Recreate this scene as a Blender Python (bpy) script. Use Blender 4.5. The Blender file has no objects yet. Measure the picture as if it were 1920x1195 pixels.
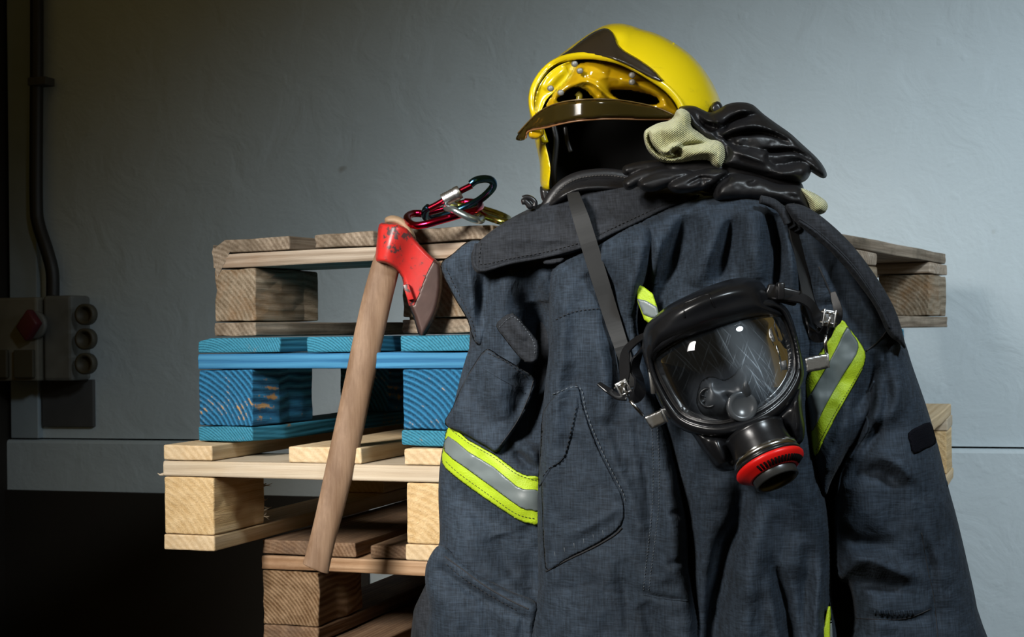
import bpy, bmesh, math, random
import numpy as np
from mathutils import Vector, Matrix
from mathutils.geometry import delaunay_2d_cdt

SC = bpy.context.scene
C = SC.collection
rnd = random.Random(7)

# ------------------------------------------------------------ camera
FPX = 2707.0
CAMZ = 0.8619
PITCH = math.atan(30.7 / 2707)
ROLL = -0.014
_f = Vector((0, math.cos(PITCH), math.sin(PITCH)))
_r0 = Vector((1, 0, 0)); _u0 = _r0.cross(_f)
_r = _r0 * math.cos(ROLL) + _u0 * math.sin(ROLL)
_u = -_r0 * math.sin(ROLL) + _u0 * math.cos(ROLL)
cam_data = bpy.data.cameras.new('camera'); cam = bpy.data.objects.new('camera', cam_data); C.objects.link(cam)
cam_data.sensor_width = 36; cam_data.lens = 36 * FPX / 1920
cam_data.clip_start = 0.05; cam_data.clip_end = 50
m = Matrix.Identity(4)
for i in range(3):
    m[i][0] = _r[i]; m[i][1] = _u[i]; m[i][2] = -_f[i]
m[2][3] = CAMZ
cam.matrix_world = m
SC.camera = cam
cam_data.dof.use_dof = True
cam_data.dof.focus_distance = 1.6
cam_data.dof.aperture_fstop = 25

# ------------------------------------------------------------ world, lamps, exposure
SC.view_settings.view_transform = 'Standard'; SC.view_settings.look = 'None'
SC.view_settings.exposure = 0.0; SC.view_settings.gamma = 1.0
SC.view_settings.use_curve_mapping = False
W = bpy.data.worlds.new('room_ambience'); SC.world = W; W.use_nodes = True
W.node_tree.nodes['Background'].inputs[0].default_value = (0.072, 0.049, 0.014, 1)
W.node_tree.nodes['Background'].inputs[1].default_value = 0.85

def lamp(name, kind, loc, aim, power, color, **kw):
    d = bpy.data.lights.new(name, kind); o = bpy.data.objects.new(name, d); C.objects.link(o)
    o.location = loc
    o.rotation_euler = (Vector(aim) - Vector(loc)).to_track_quat('-Z', 'Y').to_euler()
    d.energy = power; d.color = color
    for k, v in kw.items(): setattr(d, k, v)
    return o
lamp('key_spot', 'SPOT', (1.05, 0.10, CAMZ + 1.35), (0.72, 2.2, CAMZ - 0.02), 200, (0.82, 0.93, 1.0), spot_size=math.radians(63), spot_blend=1.0, shadow_soft_size=0.16)
lamp('side_softbox', 'AREA', (-0.95, 0.25, CAMZ + 0.75), (-0.12, 1.85, CAMZ - 0.12), 6.0, (1.0, 0.97, 0.92), shape='RECTANGLE', size=0.40, size_y=0.5, spread=math.radians(46))
lamp('wall_fill', 'SPOT', (1.65, 1.75, CAMZ + 0.75), (0.98, 3.1, CAMZ - 0.08), 40, (0.76, 0.90, 1.0), spot_size=math.radians(92), spot_blend=1.0, shadow_soft_size=0.25)  # added spot that brightens the right of the back wall, no fixture there

# ------------------------------------------------------------ helpers
_A = np.array([_r, _u, _f])           # rows
def R(px, py, Y):
    """world point on the ray through a photo pixel at world distance Y (arrays allowed)"""
    px = np.asarray(px, float); py = np.asarray(py, float); Y = np.asarray(Y, float)
    a = (px - 960) / FPX; b = (597.5 - py) / FPX
    d = a[..., None] * _A[0] + b[..., None] * _A[1] + _A[2]
    t = Y / d[..., 1]
    p = d * t[..., None]
    p[..., 2] += CAMZ
    return p
def RV(px, py, Y): return Vector(R(px, py, Y))
def ppm(Y): return FPX / Y            # pixels per metre

def setp(o, label=None, cat=None, group=None, kind=None):
    if label: o['label'] = label
    if cat: o['category'] = cat
    if group: o['group'] = group
    if kind: o['kind'] = kind
    return o
def thing(name, label, cat, loc=(0, 0, 0), rz=0, group=None):
    o = bpy.data.objects.new(name, None); C.objects.link(o)
    o.location = loc; o.rotation_euler = (0, 0, rz); o.empty_display_size = 0.05
    return setp(o, label, cat, group)
def mesh_obj(name, V, F, mat, parent=None, smooth=True, label=None):
    me = bpy.data.meshes.new(name)
    if parent is not None:
        off = np.array(parent_world(parent)); 
        V = [tuple(np.array(v) - off) for v in V] if not isinstance(V, np.ndarray) else (V - off)
    me.from_pydata([tuple(map(float, v)) for v in V], [], [tuple(map(int, f)) for f in F])
    me.materials.append(mat)
    if smooth: me.polygons.foreach_set('use_smooth', [True] * len(me.polygons))
    me.update()
    o = bpy.data.objects.new(name, me); C.objects.link(o)
    if parent is not None: o.parent = parent
    if label: o['label'] = label
    return o
def parent_world(p):
    v = Vector((0, 0, 0))
    while p is not None:
        v = v + p.location; p = p.parent
    return v
class MB:
    """collects shapes (world coordinates) for one mesh"""
    def __init__(s): s.V = []; s.F = []
    def add(s, V, F):
        n = len(s.V); s.V.extend([tuple(map(float, v)) for v in V]); s.F.extend([tuple(int(i) + n for i in f) for f in F]); return s
    def build(s, name, mat, parent=None, smooth=True, label=None, bevel=0, seg=2, sub=0, angle=None):
        o = mesh_obj(name, s.V, s.F, mat, parent, smooth, label)
        fixn(o)
        if bevel:
            b = o.modifiers.new('bevel', 'BEVEL'); b.width = bevel; b.segments = seg; b.limit_method = 'ANGLE'; b.angle_limit = math.radians(40)
        if sub:
            b = o.modifiers.new('sub', 'SUBSURF'); b.levels = sub; b.render_levels = sub
        return o
def fixn(o):
    bm = bmesh.new(); bm.from_mesh(o.data); bmesh.ops.recalc_face_normals(bm, faces=bm.faces); bm.to_mesh(o.data); bm.free()
def box(mb, c, ax, ay, az):
    """box: centre and three half-axis vectors"""
    c, ax, ay, az = map(Vector, (c, ax, ay, az))
    V = [c + ax * i + ay * j + az * k for i in (-1, 1) for j in (-1, 1) for k in (-1, 1)]
    F = [(0, 1, 3, 2), (4, 6, 7, 5), (0, 4, 5, 1), (2, 3, 7, 6), (0, 2, 6, 4), (1, 5, 7, 3)]
    mb.add(V, F)
def catmull(P, n=8, closed=False):
    P = [np.array(p, float) for p in P]; out = []
    N = len(P); rng = range(N if closed else N - 1)
    for i in rng:
        if closed: a, b, c, d = P[(i - 1) % N], P[i], P[(i + 1) % N], P[(i + 2) % N]
        else: a, b, c, d = P[max(i - 1, 0)], P[i], P[i + 1], P[min(i + 2, N - 1)]
        for k in range(n):
            t = k / n
            out.append(0.5 * ((2 * b) + (c - a) * t + (2 * a - 5 * b + 4 * c - d) * t * t + (3 * b - a - 3 * c + d) * t ** 3))
    if not closed: out.append(P[-1])
    return np.array(out)
def tube(mb, pts, rad, seg=12, closed=False, flat=None, ref=None, caps=True):
    """sweep of a round (or flattened) section; pts are world points, rad a number or list"""
    P = [Vector(p) for p in pts]; n = len(P)
    r = [rad] * n if np.isscalar(rad) else list(rad)
    if ref is None: ref = Vector((0, -1, 0))
    ref = Vector(ref)
    V = []; prev = None
    for i in range(n):
        if closed: T = (P[(i + 1) % n] - P[i - 1])
        else: T = P[min(i + 1, n - 1)] - P[max(i - 1, 0)]
        T.normalize()
        if prev is None:
            A = ref - T * ref.dot(T)
            if A.length < 1e-3: A = Vector((1, 0, 0)) - T * T.x
        else: A = prev - T * prev.dot(T)
        A.normalize(); prev = A
        B = T.cross(A)
        for k in range(seg):
            a = 2 * math.pi * k / seg
            V.append(P[i] + (A * math.cos(a) * (flat if flat else 1) + B * math.sin(a)) * r[i])
    F = []
    for i in range(n if closed else n - 1):
        for k in range(seg):
            a = i * seg + k; b = i * seg + (k + 1) % seg
            c = ((i + 1) % n) * seg + (k + 1) % seg; d = ((i + 1) % n) * seg + k
            F.append((a, b, c, d))
    if caps and not closed:
        F.append(tuple(range(seg))); F.append(tuple((n - 1) * seg + k for k in range(seg)))
    mb.add(V, F)
def lathe(mb, C0, axis, prof, seg=48, closed_prof=False, a0=0, a1=2 * math.pi):
    axis = Vector(axis).normalized()
    A = Vector((0, 0, 1)) - axis * axis.z
    if A.length < 1e-3: A = Vector((1, 0, 0)) - axis * axis.x
    A.normalize(); B = axis.cross(A); C0 = Vector(C0)
    V = []; n = len(prof)
    for k in range(seg):
        a = 2 * math.pi * k / seg
        for s, r in prof: V.append(C0 + axis * s + (A * math.cos(a) + B * math.sin(a)) * r)
    F = []
    for k in range(seg):
        k2 = (k + 1) % seg
        for i in range(n if closed_prof else n - 1):
            j = (i + 1) % n
            F.append((k * n + i, k * n + j, k2 * n + j, k2 * n + i))
    if not closed_prof:
        if prof[0][1] > 1e-6: F.append(tuple(k * n for k in range(seg)))
        if prof[-1][1] > 1e-6: F.append(tuple(k * n + n - 1 for k in range(seg)))
    mb.add(V, F)
def ribbon(mb, pts, width, thick, normal=None, sub=8):
    """flat strap: pts world points, optional facing normals per point"""
    P = catmull(pts, sub); n = len(P)
    if normal is None: N = np.tile(np.array([0, -1.0, 0]), (n, 1))
    else:
        N = catmull(normal, sub)
    w = np.interp(np.linspace(0, 1, n), np.linspace(0, 1, len(width)), width) if not np.isscalar(width) else np.full(n, width)
    V = []
    for i in range(n):
        T = P[min(i + 1, n - 1)] - P[max(i - 1, 0)]; T = T / (np.linalg.norm(T) + 1e-9)
        S = np.cross(T, N[i]); S /= (np.linalg.norm(S) + 1e-9); U = np.cross(S, T)
        for sx, sy in ((-1, -1), (1, -1), (1, 1), (-1, 1)):
            V.append(P[i] + S * sx * w[i] / 2 + U * sy * thick / 2)
    F = [(0, 1, 2, 3), tuple(4 * (n - 1) + k for k in (3, 2, 1, 0))]
    for i in range(n - 1):
        for k in range(4):
            F.append((4 * i + k, 4 * i + (k + 1) % 4, 4 * i + 4 + (k + 1) % 4, 4 * i + 4 + k))
    mb.add(V, F)

# ---- distance helpers in the photo's own scale
def seg_dist(X, Yy, poly, closed=False, want_t=False):
    P = np.asarray(poly, float); Q = np.roll(P, -1, 0) if closed else P[1:]
    P0 = P if closed else P[:-1]
    best = np.full(X.shape, 1e9); bt = np.zeros(X.shape); n = len(P0)
    for i in range(n):
        a = P0[i]; d = Q[i] - a; L = d.dot(d) + 1e-12
        t = np.clip(((X - a[0]) * d[0] + (Yy - a[1]) * d[1]) / L, 0, 1)
        D = (X - a[0] - t * d[0]) ** 2 + (Yy - a[1] - t * d[1]) ** 2
        m_ = D < best; best = np.where(m_, D, best)
        if want_t: bt = np.where(m_, (i + t) / n, bt)
    return (np.sqrt(best), bt) if want_t else np.sqrt(best)
def inside(X, Yy, poly):
    P = np.asarray(poly, float); r = np.zeros(X.shape, bool); n = len(P); j = n - 1
    for i in range(n):
        xi, yi = P[i]; xj, yj = P[j]
        if yi != yj:
            c = ((yi > Yy) != (yj > Yy)) & (X < (xj - xi) * (Yy - yi) / (yj - yi) + xi)
            r ^= c
        j = i
    return r
def strokes_h(X, Yy, strokes):
    h = np.zeros(X.shape)
    for pts, w, amp in strokes or []:
        q = catmull(pts, 5)
        d, t = seg_dist(X, Yy, q, False, True)
        h += amp * 1.5 * np.exp(-(d / w) ** 2) * np.clip(np.sin(np.pi * np.clip(t, 0.02, 0.98)), 0, 1) ** 0.6
    return h
def vnoise(X, Yy, s, seed=0):
    """smooth value noise"""
    rs = np.random.RandomState(seed); G = rs.rand(64, 64) * 2 - 1
    x = X / s + 100; y = Yy / s + 100
    xi = np.floor(x).astype(int); yi = np.floor(y).astype(int); fx = x - xi; fy = y - yi
    fx = fx * fx * (3 - 2 * fx); fy = fy * fy * (3 - 2 * fy)
    g = lambda a, b: G[a % 64, b % 64]
    return (g(xi, yi) * (1 - fx) + g(xi + 1, yi) * fx) * (1 - fy) + (g(xi, yi + 1) * (1 - fx) + g(xi + 1, yi + 1) * fx) * fy
class Surf:
    """puffed cloth panel: outline in photo scale, own distance function, rounded rim, folds"""
    def __init__(s, poly, Y, Rr=30, bulge=0.03, strokes=None, holes=None, smooth=4, noise=0, nscale=60, seed=0, back=0.03, backR=None):
        s.poly = catmull(poly, smooth, True) if smooth else np.array(poly, float)
        s.holes = [catmull(h, 4, True) for h in (holes or [])]
        s.Y = Y if callable(Y) else (lambda X, Z: np.full(np.shape(X), float(Y)))
        s.R = Rr; s.bulge = bulge; s.strokes = strokes; s.noise = noise; s.ns = nscale; s.seed = seed; s.back = back; s.bR = backR or Rr
    def dist(s, X, Z, holes=True):
        d = seg_dist(X, Z, s.poly, True)
        if holes:
            for h in s.holes: d = np.minimum(d, seg_dist(X, Z, h, True))
        return d
    def prof(s, d, Rr): 
        q = np.clip(d / Rr, 0, 1); return np.sqrt(np.clip(1 - (1 - q) ** 2, 0, 1))
    def relief(s, X, Z):
        h = strokes_h(X, Z, s.strokes)
        if s.noise: h = h + s.noise * (vnoise(X, Z, s.ns, s.seed) + 0.5 * vnoise(X, Z, s.ns / 2.3, s.seed + 1))
        return h
    def front(s, X, Z, d=None):
        X = np.asarray(X, float); Z = np.asarray(Z, float)
        if d is None:
            d = s.dist(X, Z, False); d = np.where(inside(X, Z, s.poly), d, 0)
        p = s.prof(d, s.R)
        return s.Y(X, Z) - s.bulge * p - s.relief(X, Z) * p
    def on(s, X, Z, lift=0.0):
        return R(X, Z, s.front(X, Z) - lift)
    def mesh(s, step=5):
        poly = s.poly
        def resample(P, st):
            P = np.vstack([P, P[:1]]); L = np.r_[0, np.cumsum(np.hypot(*np.diff(P, axis=0).T))]
            n = max(8, int(L[-1] / st)); q = np.linspace(0, L[-1], n, endpoint=False)
            return np.c_[np.interp(q, L, P[:, 0]), np.interp(q, L, P[:, 1])]
        B = resample(poly, step * 0.8); loops = [B] + [resample(h, step * 0.8) for h in s.holes]
        x0, y0 = poly.min(0); x1, y1 = poly.max(0)
        xs = np.arange(x0, x1, step); ys = np.arange(y0, y1, step * 0.866)
        X, Z = np.meshgrid(xs, ys); X = X + (np.arange(len(ys))[:, None] % 2) * step / 2
        X = X.ravel(); Z = Z.ravel()
        ok = inside(X, Z, B)
        for h in loops[1:]: ok &= ~inside(X, Z, h)
        d = s.dist(X, Z); ok &= d > step * 0.45
        X = X[ok]; Z = Z[ok]
        # extra rows hugging the rim so it rounds well
        ex = []
        nb = sum(len(l) for l in loops)
        P = np.vstack(loops + [np.c_[X, Z]])
        edges = []; k = 0
        for l in loops:
            n = len(l); edges += [(k + i, k + (i + 1) % n) for i in range(n)]; k += n
        vo, eo, fo, ov, oe, of = delaunay_2d_cdt([Vector(p) for p in P], edges, [], 0, 1e-6)
        V = np.array([tuple(v) for v in vo])
        F = np.array([f for f in fo if len(f) == 3])
        cx = V[F].mean(1); okf = inside(cx[:, 0], cx[:, 1], B)
        for h in loops[1:]: okf &= ~inside(cx[:, 0], cx[:, 1], h)
        F = F[okf]
        d = s.dist(V[:, 0], V[:, 1])
        isb = d < 1e-3
        d = np.where(isb, 0, d)
        fr = s.front(V[:, 0], V[:, 1], d)
        bk = s.Y(V[:, 0], V[:, 1]) - s.relief(V[:, 0], V[:, 1]) * s.prof(d, s.R) * (1 if s.back < 0.008 else 0) - (s.bulge * s.prof(d, s.R) if s.back < 0.008 else 0) + s.back * s.prof(d, s.bR)
        bk = np.maximum(bk, fr + 1e-4)
        A = R(V[:, 0], V[:, 1], fr); Bk = R(V[:, 0], V[:, 1], bk)
        n = len(V)
        idx = np.arange(n) + n; idx[isb] = np.nonzero(isb)[0]
        FB = idx[F][:, ::-1]
        VV = np.vstack([A, Bk]); FF = np.vstack([F, FB])
        used = np.zeros(2 * n, bool); used[FF.ravel()] = True
        rm = np.cumsum(used) - 1
        return VV[used], rm[FF]
    def build(s, name, mat, parent, step=5, label=None):
        V, F = s.mesh(step)
        o = mesh_obj(name, V, F, mat, parent, True, label); fixn(o); return o
def patch(base, poly, lift=0.002, th=0.0015, Rr=3, smooth=3, strokes=None, holes=None, noise=0):
    """thin sheet lying on another surface"""
    return Surf(poly, lambda X, Z: base.front(X, Z) - lift * 0.5, Rr, lift, strokes, holes, smooth, noise=noise, back=th)
def stitch(base, pts, parent, mat, name='stitching', lift=0.0012, dash=5, gap=4, r=0.00045, smooth=6):
    q = catmull(pts, smooth); L = np.r_[0, np.cumsum(np.hypot(*np.diff(q, axis=0).T))]
    mb = MB(); s = 0
    while s + dash < L[-1]:
        t = np.linspace(s, s + dash, 3); X = np.interp(t, L, q[:, 0]); Z = np.interp(t, L, q[:, 1])
        tube(mb, base.on(X, Z, lift), r, 5); s += dash + gap
    return mb.build(name, mat, parent)
def seam(base, pts, parent, mat, name='seam', lift=0.0, r=0.0012, smooth=8):
    q = catmull(pts, smooth); mb = MB(); tube(mb, base.on(q[:, 0], q[:, 1], lift), r, 6); return mb.build(name, mat, parent)

# ------------------------------------------------------------ materials
def newmat(name):
    m_ = bpy.data.materials.new(name); m_.use_nodes = True
    nt = m_.node_tree; b = nt.nodes['Principled BSDF']
    return m_, nt, b
def nd(nt, t, **kw):
    n = nt.nodes.new(t)
    for k, v in kw.items():
        if k in ('loc',): continue
        try: setattr(n, k, v)
        except Exception: pass
    return n
def lk(nt, a, b): nt.links.new(a, b)
def ramp(nt, fac, stops):
    r = nd(nt, 'ShaderNodeValToRGB'); e = r.color_ramp.elements
    e[0].position = stops[0][0]; e[0].color = (*stops[0][1], 1); e[1].position = stops[1][0]; e[1].color = (*stops[1][1], 1)
    for p, c in stops[2:]:
        x = e.new(p); x.color = (*c, 1)
    lk(nt, fac, r.inputs[0]); return r
def simple(name, col, rough=0.5, metal=0, coat=0, spec=0.5, bump=0, bscale=200, var=0, vscale=8, sheen=0):
    m_, nt, b = newmat(name)
    b.inputs['Base Color'].default_value = (*col, 1); b.inputs['Roughness'].default_value = rough
    b.inputs['Metallic'].default_value = metal; b.inputs['Coat Weight'].default_value = coat
    b.inputs['Specular IOR Level'].default_value = spec
    b.inputs['Coat Roughness'].default_value = 0.08
    if sheen: b.inputs['Sheen Weight'].default_value = sheen
    tc = nd(nt, 'ShaderNodeTexCoord')
    if var:
        n = nd(nt, 'ShaderNodeTexNoise'); n.inputs['Scale'].default_value = vscale; n.inputs['Detail'].default_value = 8
        lk(nt, tc.outputs['Object'], n.inputs['Vector'])
        c0 = tuple(max(0, c * (1 - var)) for c in col); c1 = tuple(min(1, c * (1 + var)) for c in col)
        r = ramp(nt, n.outputs['Fac'], [(0.3, c0), (0.7, c1)]); lk(nt, r.outputs[0], b.inputs['Base Color'])
    if bump:
        n = nd(nt, 'ShaderNodeTexNoise'); n.inputs['Scale'].default_value = bscale; n.inputs['Detail'].default_value = 6
        lk(nt, tc.outputs['Object'], n.inputs['Vector'])
        bp = nd(nt, 'ShaderNodeBump'); bp.inputs['Strength'].default_value = bump; bp.inputs['Distance'].default_value = 0.002
        lk(nt, n.outputs['Fac'], bp.inputs['Height']); lk(nt, bp.outputs[0], b.inputs['Normal'])
    return m_
def mat_cloth(name, c0, c1, weave=1900, bump=0.5, wr=0.6):
    m_, nt, b = newmat(name); b.inputs['Roughness'].default_value = 0.82; b.inputs['Specular IOR Level'].default_value = 0.25
    b.inputs['Sheen Weight'].default_value = 0.02; b.inputs['Sheen Roughness'].default_value = 0.5
    tc = nd(nt, 'ShaderNodeTexCoord')
    n = nd(nt, 'ShaderNodeTexNoise'); n.inputs['Scale'].default_value = 9; n.inputs['Detail'].default_value = 10; n.inputs['Roughness'].default_value = 0.7
    lk(nt, tc.outputs['Object'], n.inputs['Vector'])
    r = ramp(nt, n.outputs['Fac'], [(0.32, c0), (0.72, c1)])
    # woven threads: stretched noise both ways
    hs = []
    for ax in (0, 2):
        mp = nd(nt, 'ShaderNodeMapping'); sc = [weave * 0.35] * 3; sc[ax] = weave * 0.03; sc[1] = weave * 0.05; mp.inputs['Scale'].default_value = sc
        lk(nt, tc.outputs['Object'], mp.inputs['Vector'])
        w = nd(nt, 'ShaderNodeTexNoise'); w.inputs['Scale'].default_value = 1.0; w.inputs['Detail'].default_value = 2
        lk(nt, mp.outputs[0], w.inputs['Vector']); hs.append(w)
    ad = nd(nt, 'ShaderNodeMath', operation='ADD'); lk(nt, hs[0].outputs['Fac'], ad.inputs[0]); lk(nt, hs[1].outputs['Fac'], ad.inputs[1])
    mx = nd(nt, 'ShaderNodeMix', data_type='RGBA', blend_type='MULTIPLY'); mx.inputs[0].default_value = 0.75
    r2 = ramp(nt, ad.outputs[0], [(0.62, (0.45, 0.45, 0.45)), (1.0, (1.3, 1.3, 1.3))])
    r2.color_ramp.elements[1].position = 1.0
    mr = nd(nt, 'ShaderNodeMapRange'); mr.inputs[1].default_value = 0.7; mr.inputs[2].default_value = 1.3; mr.inputs[3].default_value = 0.55; mr.inputs[4].default_value = 1.5
    lk(nt, ad.outputs[0], mr.inputs[0])
    vm = nd(nt, 'ShaderNodeVectorMath', operation='SCALE'); lk(nt, r.outputs[0], vm.inputs[0]); lk(nt, mr.outputs[0], vm.inputs['Scale'])
    lk(nt, vm.outputs[0], b.inputs['Base Color'])
    wn = nd(nt, 'ShaderNodeTexNoise'); wn.inputs['Scale'].default_value = 26; wn.inputs['Detail'].default_value = 5; wn.inputs['Distortion'].default_value = 0.6
    lk(nt, tc.outputs['Object'], wn.inputs['Vector'])
    b1 = nd(nt, 'ShaderNodeBump'); b1.inputs['Strength'].default_value = wr; b1.inputs['Distance'].default_value = 0.009; lk(nt, wn.outputs['Fac'], b1.inputs['Height'])
    b2 = nd(nt, 'ShaderNodeBump'); b2.inputs['Strength'].default_value = bump; b2.inputs['Distance'].default_value = 0.0006; lk(nt, ad.outputs[0], b2.inputs['Height']); lk(nt, b1.outputs[0], b2.inputs['Normal'])
    lk(nt, b2.outputs[0], b.inputs['Normal'])
    return m_
def mat_wood(name, dark, light, grain='y', ring=55, rough=0.75, dirt=None, dirt_amt=0.5, bump=0.35, paint=None, paint_cut=0.5, rings=0.45, along=1.2):
    """solid timber: growth rings around the grain axis, long fibres, wear; optional worn paint coat"""
    m_, nt, b = newmat(name); b.inputs['Roughness'].default_value = rough; b.inputs['Specular IOR Level'].default_value = 0.25
    tc = nd(nt, 'ShaderNodeTexCoord'); oi = nd(nt, 'ShaderNodeObjectInfo')
    # random shift for each board
    sh = nd(nt, 'ShaderNodeVectorMath', operation='SCALE'); sh.inputs[0].default_value = (0.09, 0.09, 0.05) if grain == 'y' else (0.05, 0.09, 0.05); lk(nt, oi.outputs['Random'], sh.inputs['Scale'])
    av = nd(nt, 'ShaderNodeVectorMath', operation='ADD'); lk(nt, tc.outputs['Object'], av.inputs[0]); lk(nt, sh.outputs[0], av.inputs[1])
    ax = {'x': 0, 'y': 1, 'z': 2}[grain]
    def mapped(sal, sac):
        mp = nd(nt, 'ShaderNodeMapping'); s = [sac] * 3; s[ax] = sal; mp.inputs['Scale'].default_value = s; lk(nt, av.outputs[0], mp.inputs['Vector']); return mp
    mp = mapped(0.12, 1)
    w = nd(nt, 'ShaderNodeTexWave'); w.wave_type = 'RINGS'; w.rings_direction = {'x': 'X', 'y': 'Y', 'z': 'Z'}[grain]
    w.inputs['Scale'].default_value = ring; w.inputs['Distortion'].default_value = 1.6; w.inputs['Detail'].default_value = 3; w.inputs['Detail Scale'].default_value = 0.4
    mo = nd(nt, 'ShaderNodeVectorMath', operation='ADD'); mo.inputs[1].default_value = (0.035, 0.035, 0.06)
    lk(nt, mp.outputs[0], mo.inputs[0]); lk(nt, mo.outputs[0], w.inputs['Vector'])
    mf = mapped(along * 6, 420)
    fb = nd(nt, 'ShaderNodeTexNoise'); fb.inputs['Scale'].default_value = 1; fb.inputs['Detail'].default_value = 6; fb.inputs['Roughness'].default_value = 0.65; lk(nt, mf.outputs[0], fb.inputs['Vector'])
    mg = mapped(along, 60)
    bb = nd(nt, 'ShaderNodeTexNoise'); bb.inputs['Scale'].default_value = 1; bb.inputs['Detail'].default_value = 4; lk(nt, mg.outputs[0], bb.inputs['Vector'])
    def mad(a, k, c):
        q = nd(nt, 'ShaderNodeMath', operation='MULTIPLY_ADD'); lk(nt, a, q.inputs[0]); q.inputs[1].default_value = k
        if isinstance(c, float): q.inputs[2].default_value = c
        else: lk(nt, c, q.inputs[2])
        return q.outputs[0]
    t = mad(w.outputs['Fac'], 0.35 * rings, mad(fb.outputs['Fac'], 0.55, mad(bb.outputs['Fac'], 0.6, -0.32)))
    r = ramp(nt, t, [(0.18, dark), (0.75, light)])
    col = r.outputs[0]
    if dirt:
        dn = nd(nt, 'ShaderNodeTexNoise'); dn.inputs['Scale'].default_value = 14; dn.inputs['Detail'].default_value = 7; dn.inputs['Roughness'].default_value = 0.7
        md = mapped(0.5, 1.0); lk(nt, md.outputs[0], dn.inputs['Vector'])
        dr = ramp(nt, dn.outputs['Fac'], [(0.48, (0, 0, 0)), (0.68, (dirt_amt,) * 3)])
        mx = nd(nt, 'ShaderNodeMix', data_type='RGBA'); lk(nt, dr.outputs[0], mx.inputs[0]); lk(nt, col, mx.inputs[6]); mx.inputs[7].default_value = (*dirt, 1); col = mx.outputs[2]
    if paint:
        pn = nd(nt, 'ShaderNodeTexNoise'); pn.inputs['Scale'].default_value = 18; pn.inputs['Detail'].default_value = 9; pn.inputs['Roughness'].default_value = 0.75; lk(nt, av.outputs[0], pn.inputs['Vector'])
        s1 = mad(w.outputs['Fac'], 0.10, pn.outputs['Fac'])
        pr = ramp(nt, s1, [(paint_cut, (1, 1, 1)), (paint_cut + 0.05, (0, 0, 0))])
        pv = ramp(nt, mad(w.outputs['Fac'], 0.35, mad(fb.outputs['Fac'], 0.8, 0.0)), [(0.3, paint[0]), (0.75, paint[1])])
        mx = nd(nt, 'ShaderNodeMix', data_type='RGBA'); lk(nt, pr.outputs[0], mx.inputs[0]); lk(nt, col, mx.inputs[6]); lk(nt, pv.outputs[0], mx.inputs[7]); col = mx.outputs[2]
    lk(nt, col, b.inputs['Base Color'])
    bp = nd(nt, 'ShaderNodeBump'); bp.inputs['Strength'].default_value = bump; bp.inputs['Distance'].default_value = 0.003; lk(nt, t, bp.inputs['Height']); lk(nt, bp.outputs[0], b.inputs['Normal'])
    return m_

NAVY = mat_cloth('navy_cloth', (0.0115, 0.0180, 0.0275), (0.027, 0.039, 0.056))
BLACKCLOTH = mat_cloth('charcoal_cloth', (0.011, 0.013, 0.017), (0.021, 0.024, 0.030))
VELCRO = simple('velcro', (0.006, 0.006, 0.009), 1.0, spec=0.05, bump=1.0, bscale=900)
THREAD = simple('dark_thread', (0.012, 0.012, 0.014), 0.8)
PALETHREAD = simple('grey_thread', (0.10, 0.115, 0.13), 0.8)
LIME = simple('fluorescent_lime_fabric', (0.36, 0.50, 0.012), 0.55, bump=0.3, bscale=600, var=0.1, vscale=30)
SILVERTAPE = simple('grey_retroreflective_tape', (0.13, 0.155, 0.155), 0.38, bump=0.1, bscale=60, var=0.12, vscale=20)
LEATHER = simple('black_leather', (0.0085, 0.0082, 0.009), 0.43, spec=0.38, bump=0.9, bscale=38, var=0.3, vscale=30)
RUBBER = simple('black_rubber', (0.008, 0.0085, 0.010), 0.27, spec=0.45, bump=0.06, bscale=50, var=0.3, vscale=25)
STRAPM = simple('rubber_strap', (0.017, 0.017, 0.017), 0.55, spec=0.35, bump=0.1, bscale=60)
BLACKP = simple('black_plastic', (0.010, 0.010, 0.011), 0.3)
DARKLINE = simple('black_liner', (0.003, 0.003, 0.003), 0.9, spec=0.1)
CHROME = simple('polished_steel', (0.55, 0.56, 0.57), 0.22, 1.0)
BRUSHED = simple('brushed_aluminium', (0.60, 0.61, 0.62), 0.35, 1.0, bump=0.05, bscale=500)
REDP = simple('red_plastic', (0.80, 0.010, 0.008), 0.38, spec=0.5)
CREAM = simple('cream_knit', (0.66, 0.64, 0.36), 0.95, spec=0.1, bump=0.5, bscale=500, var=0.12, vscale=40)
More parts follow.
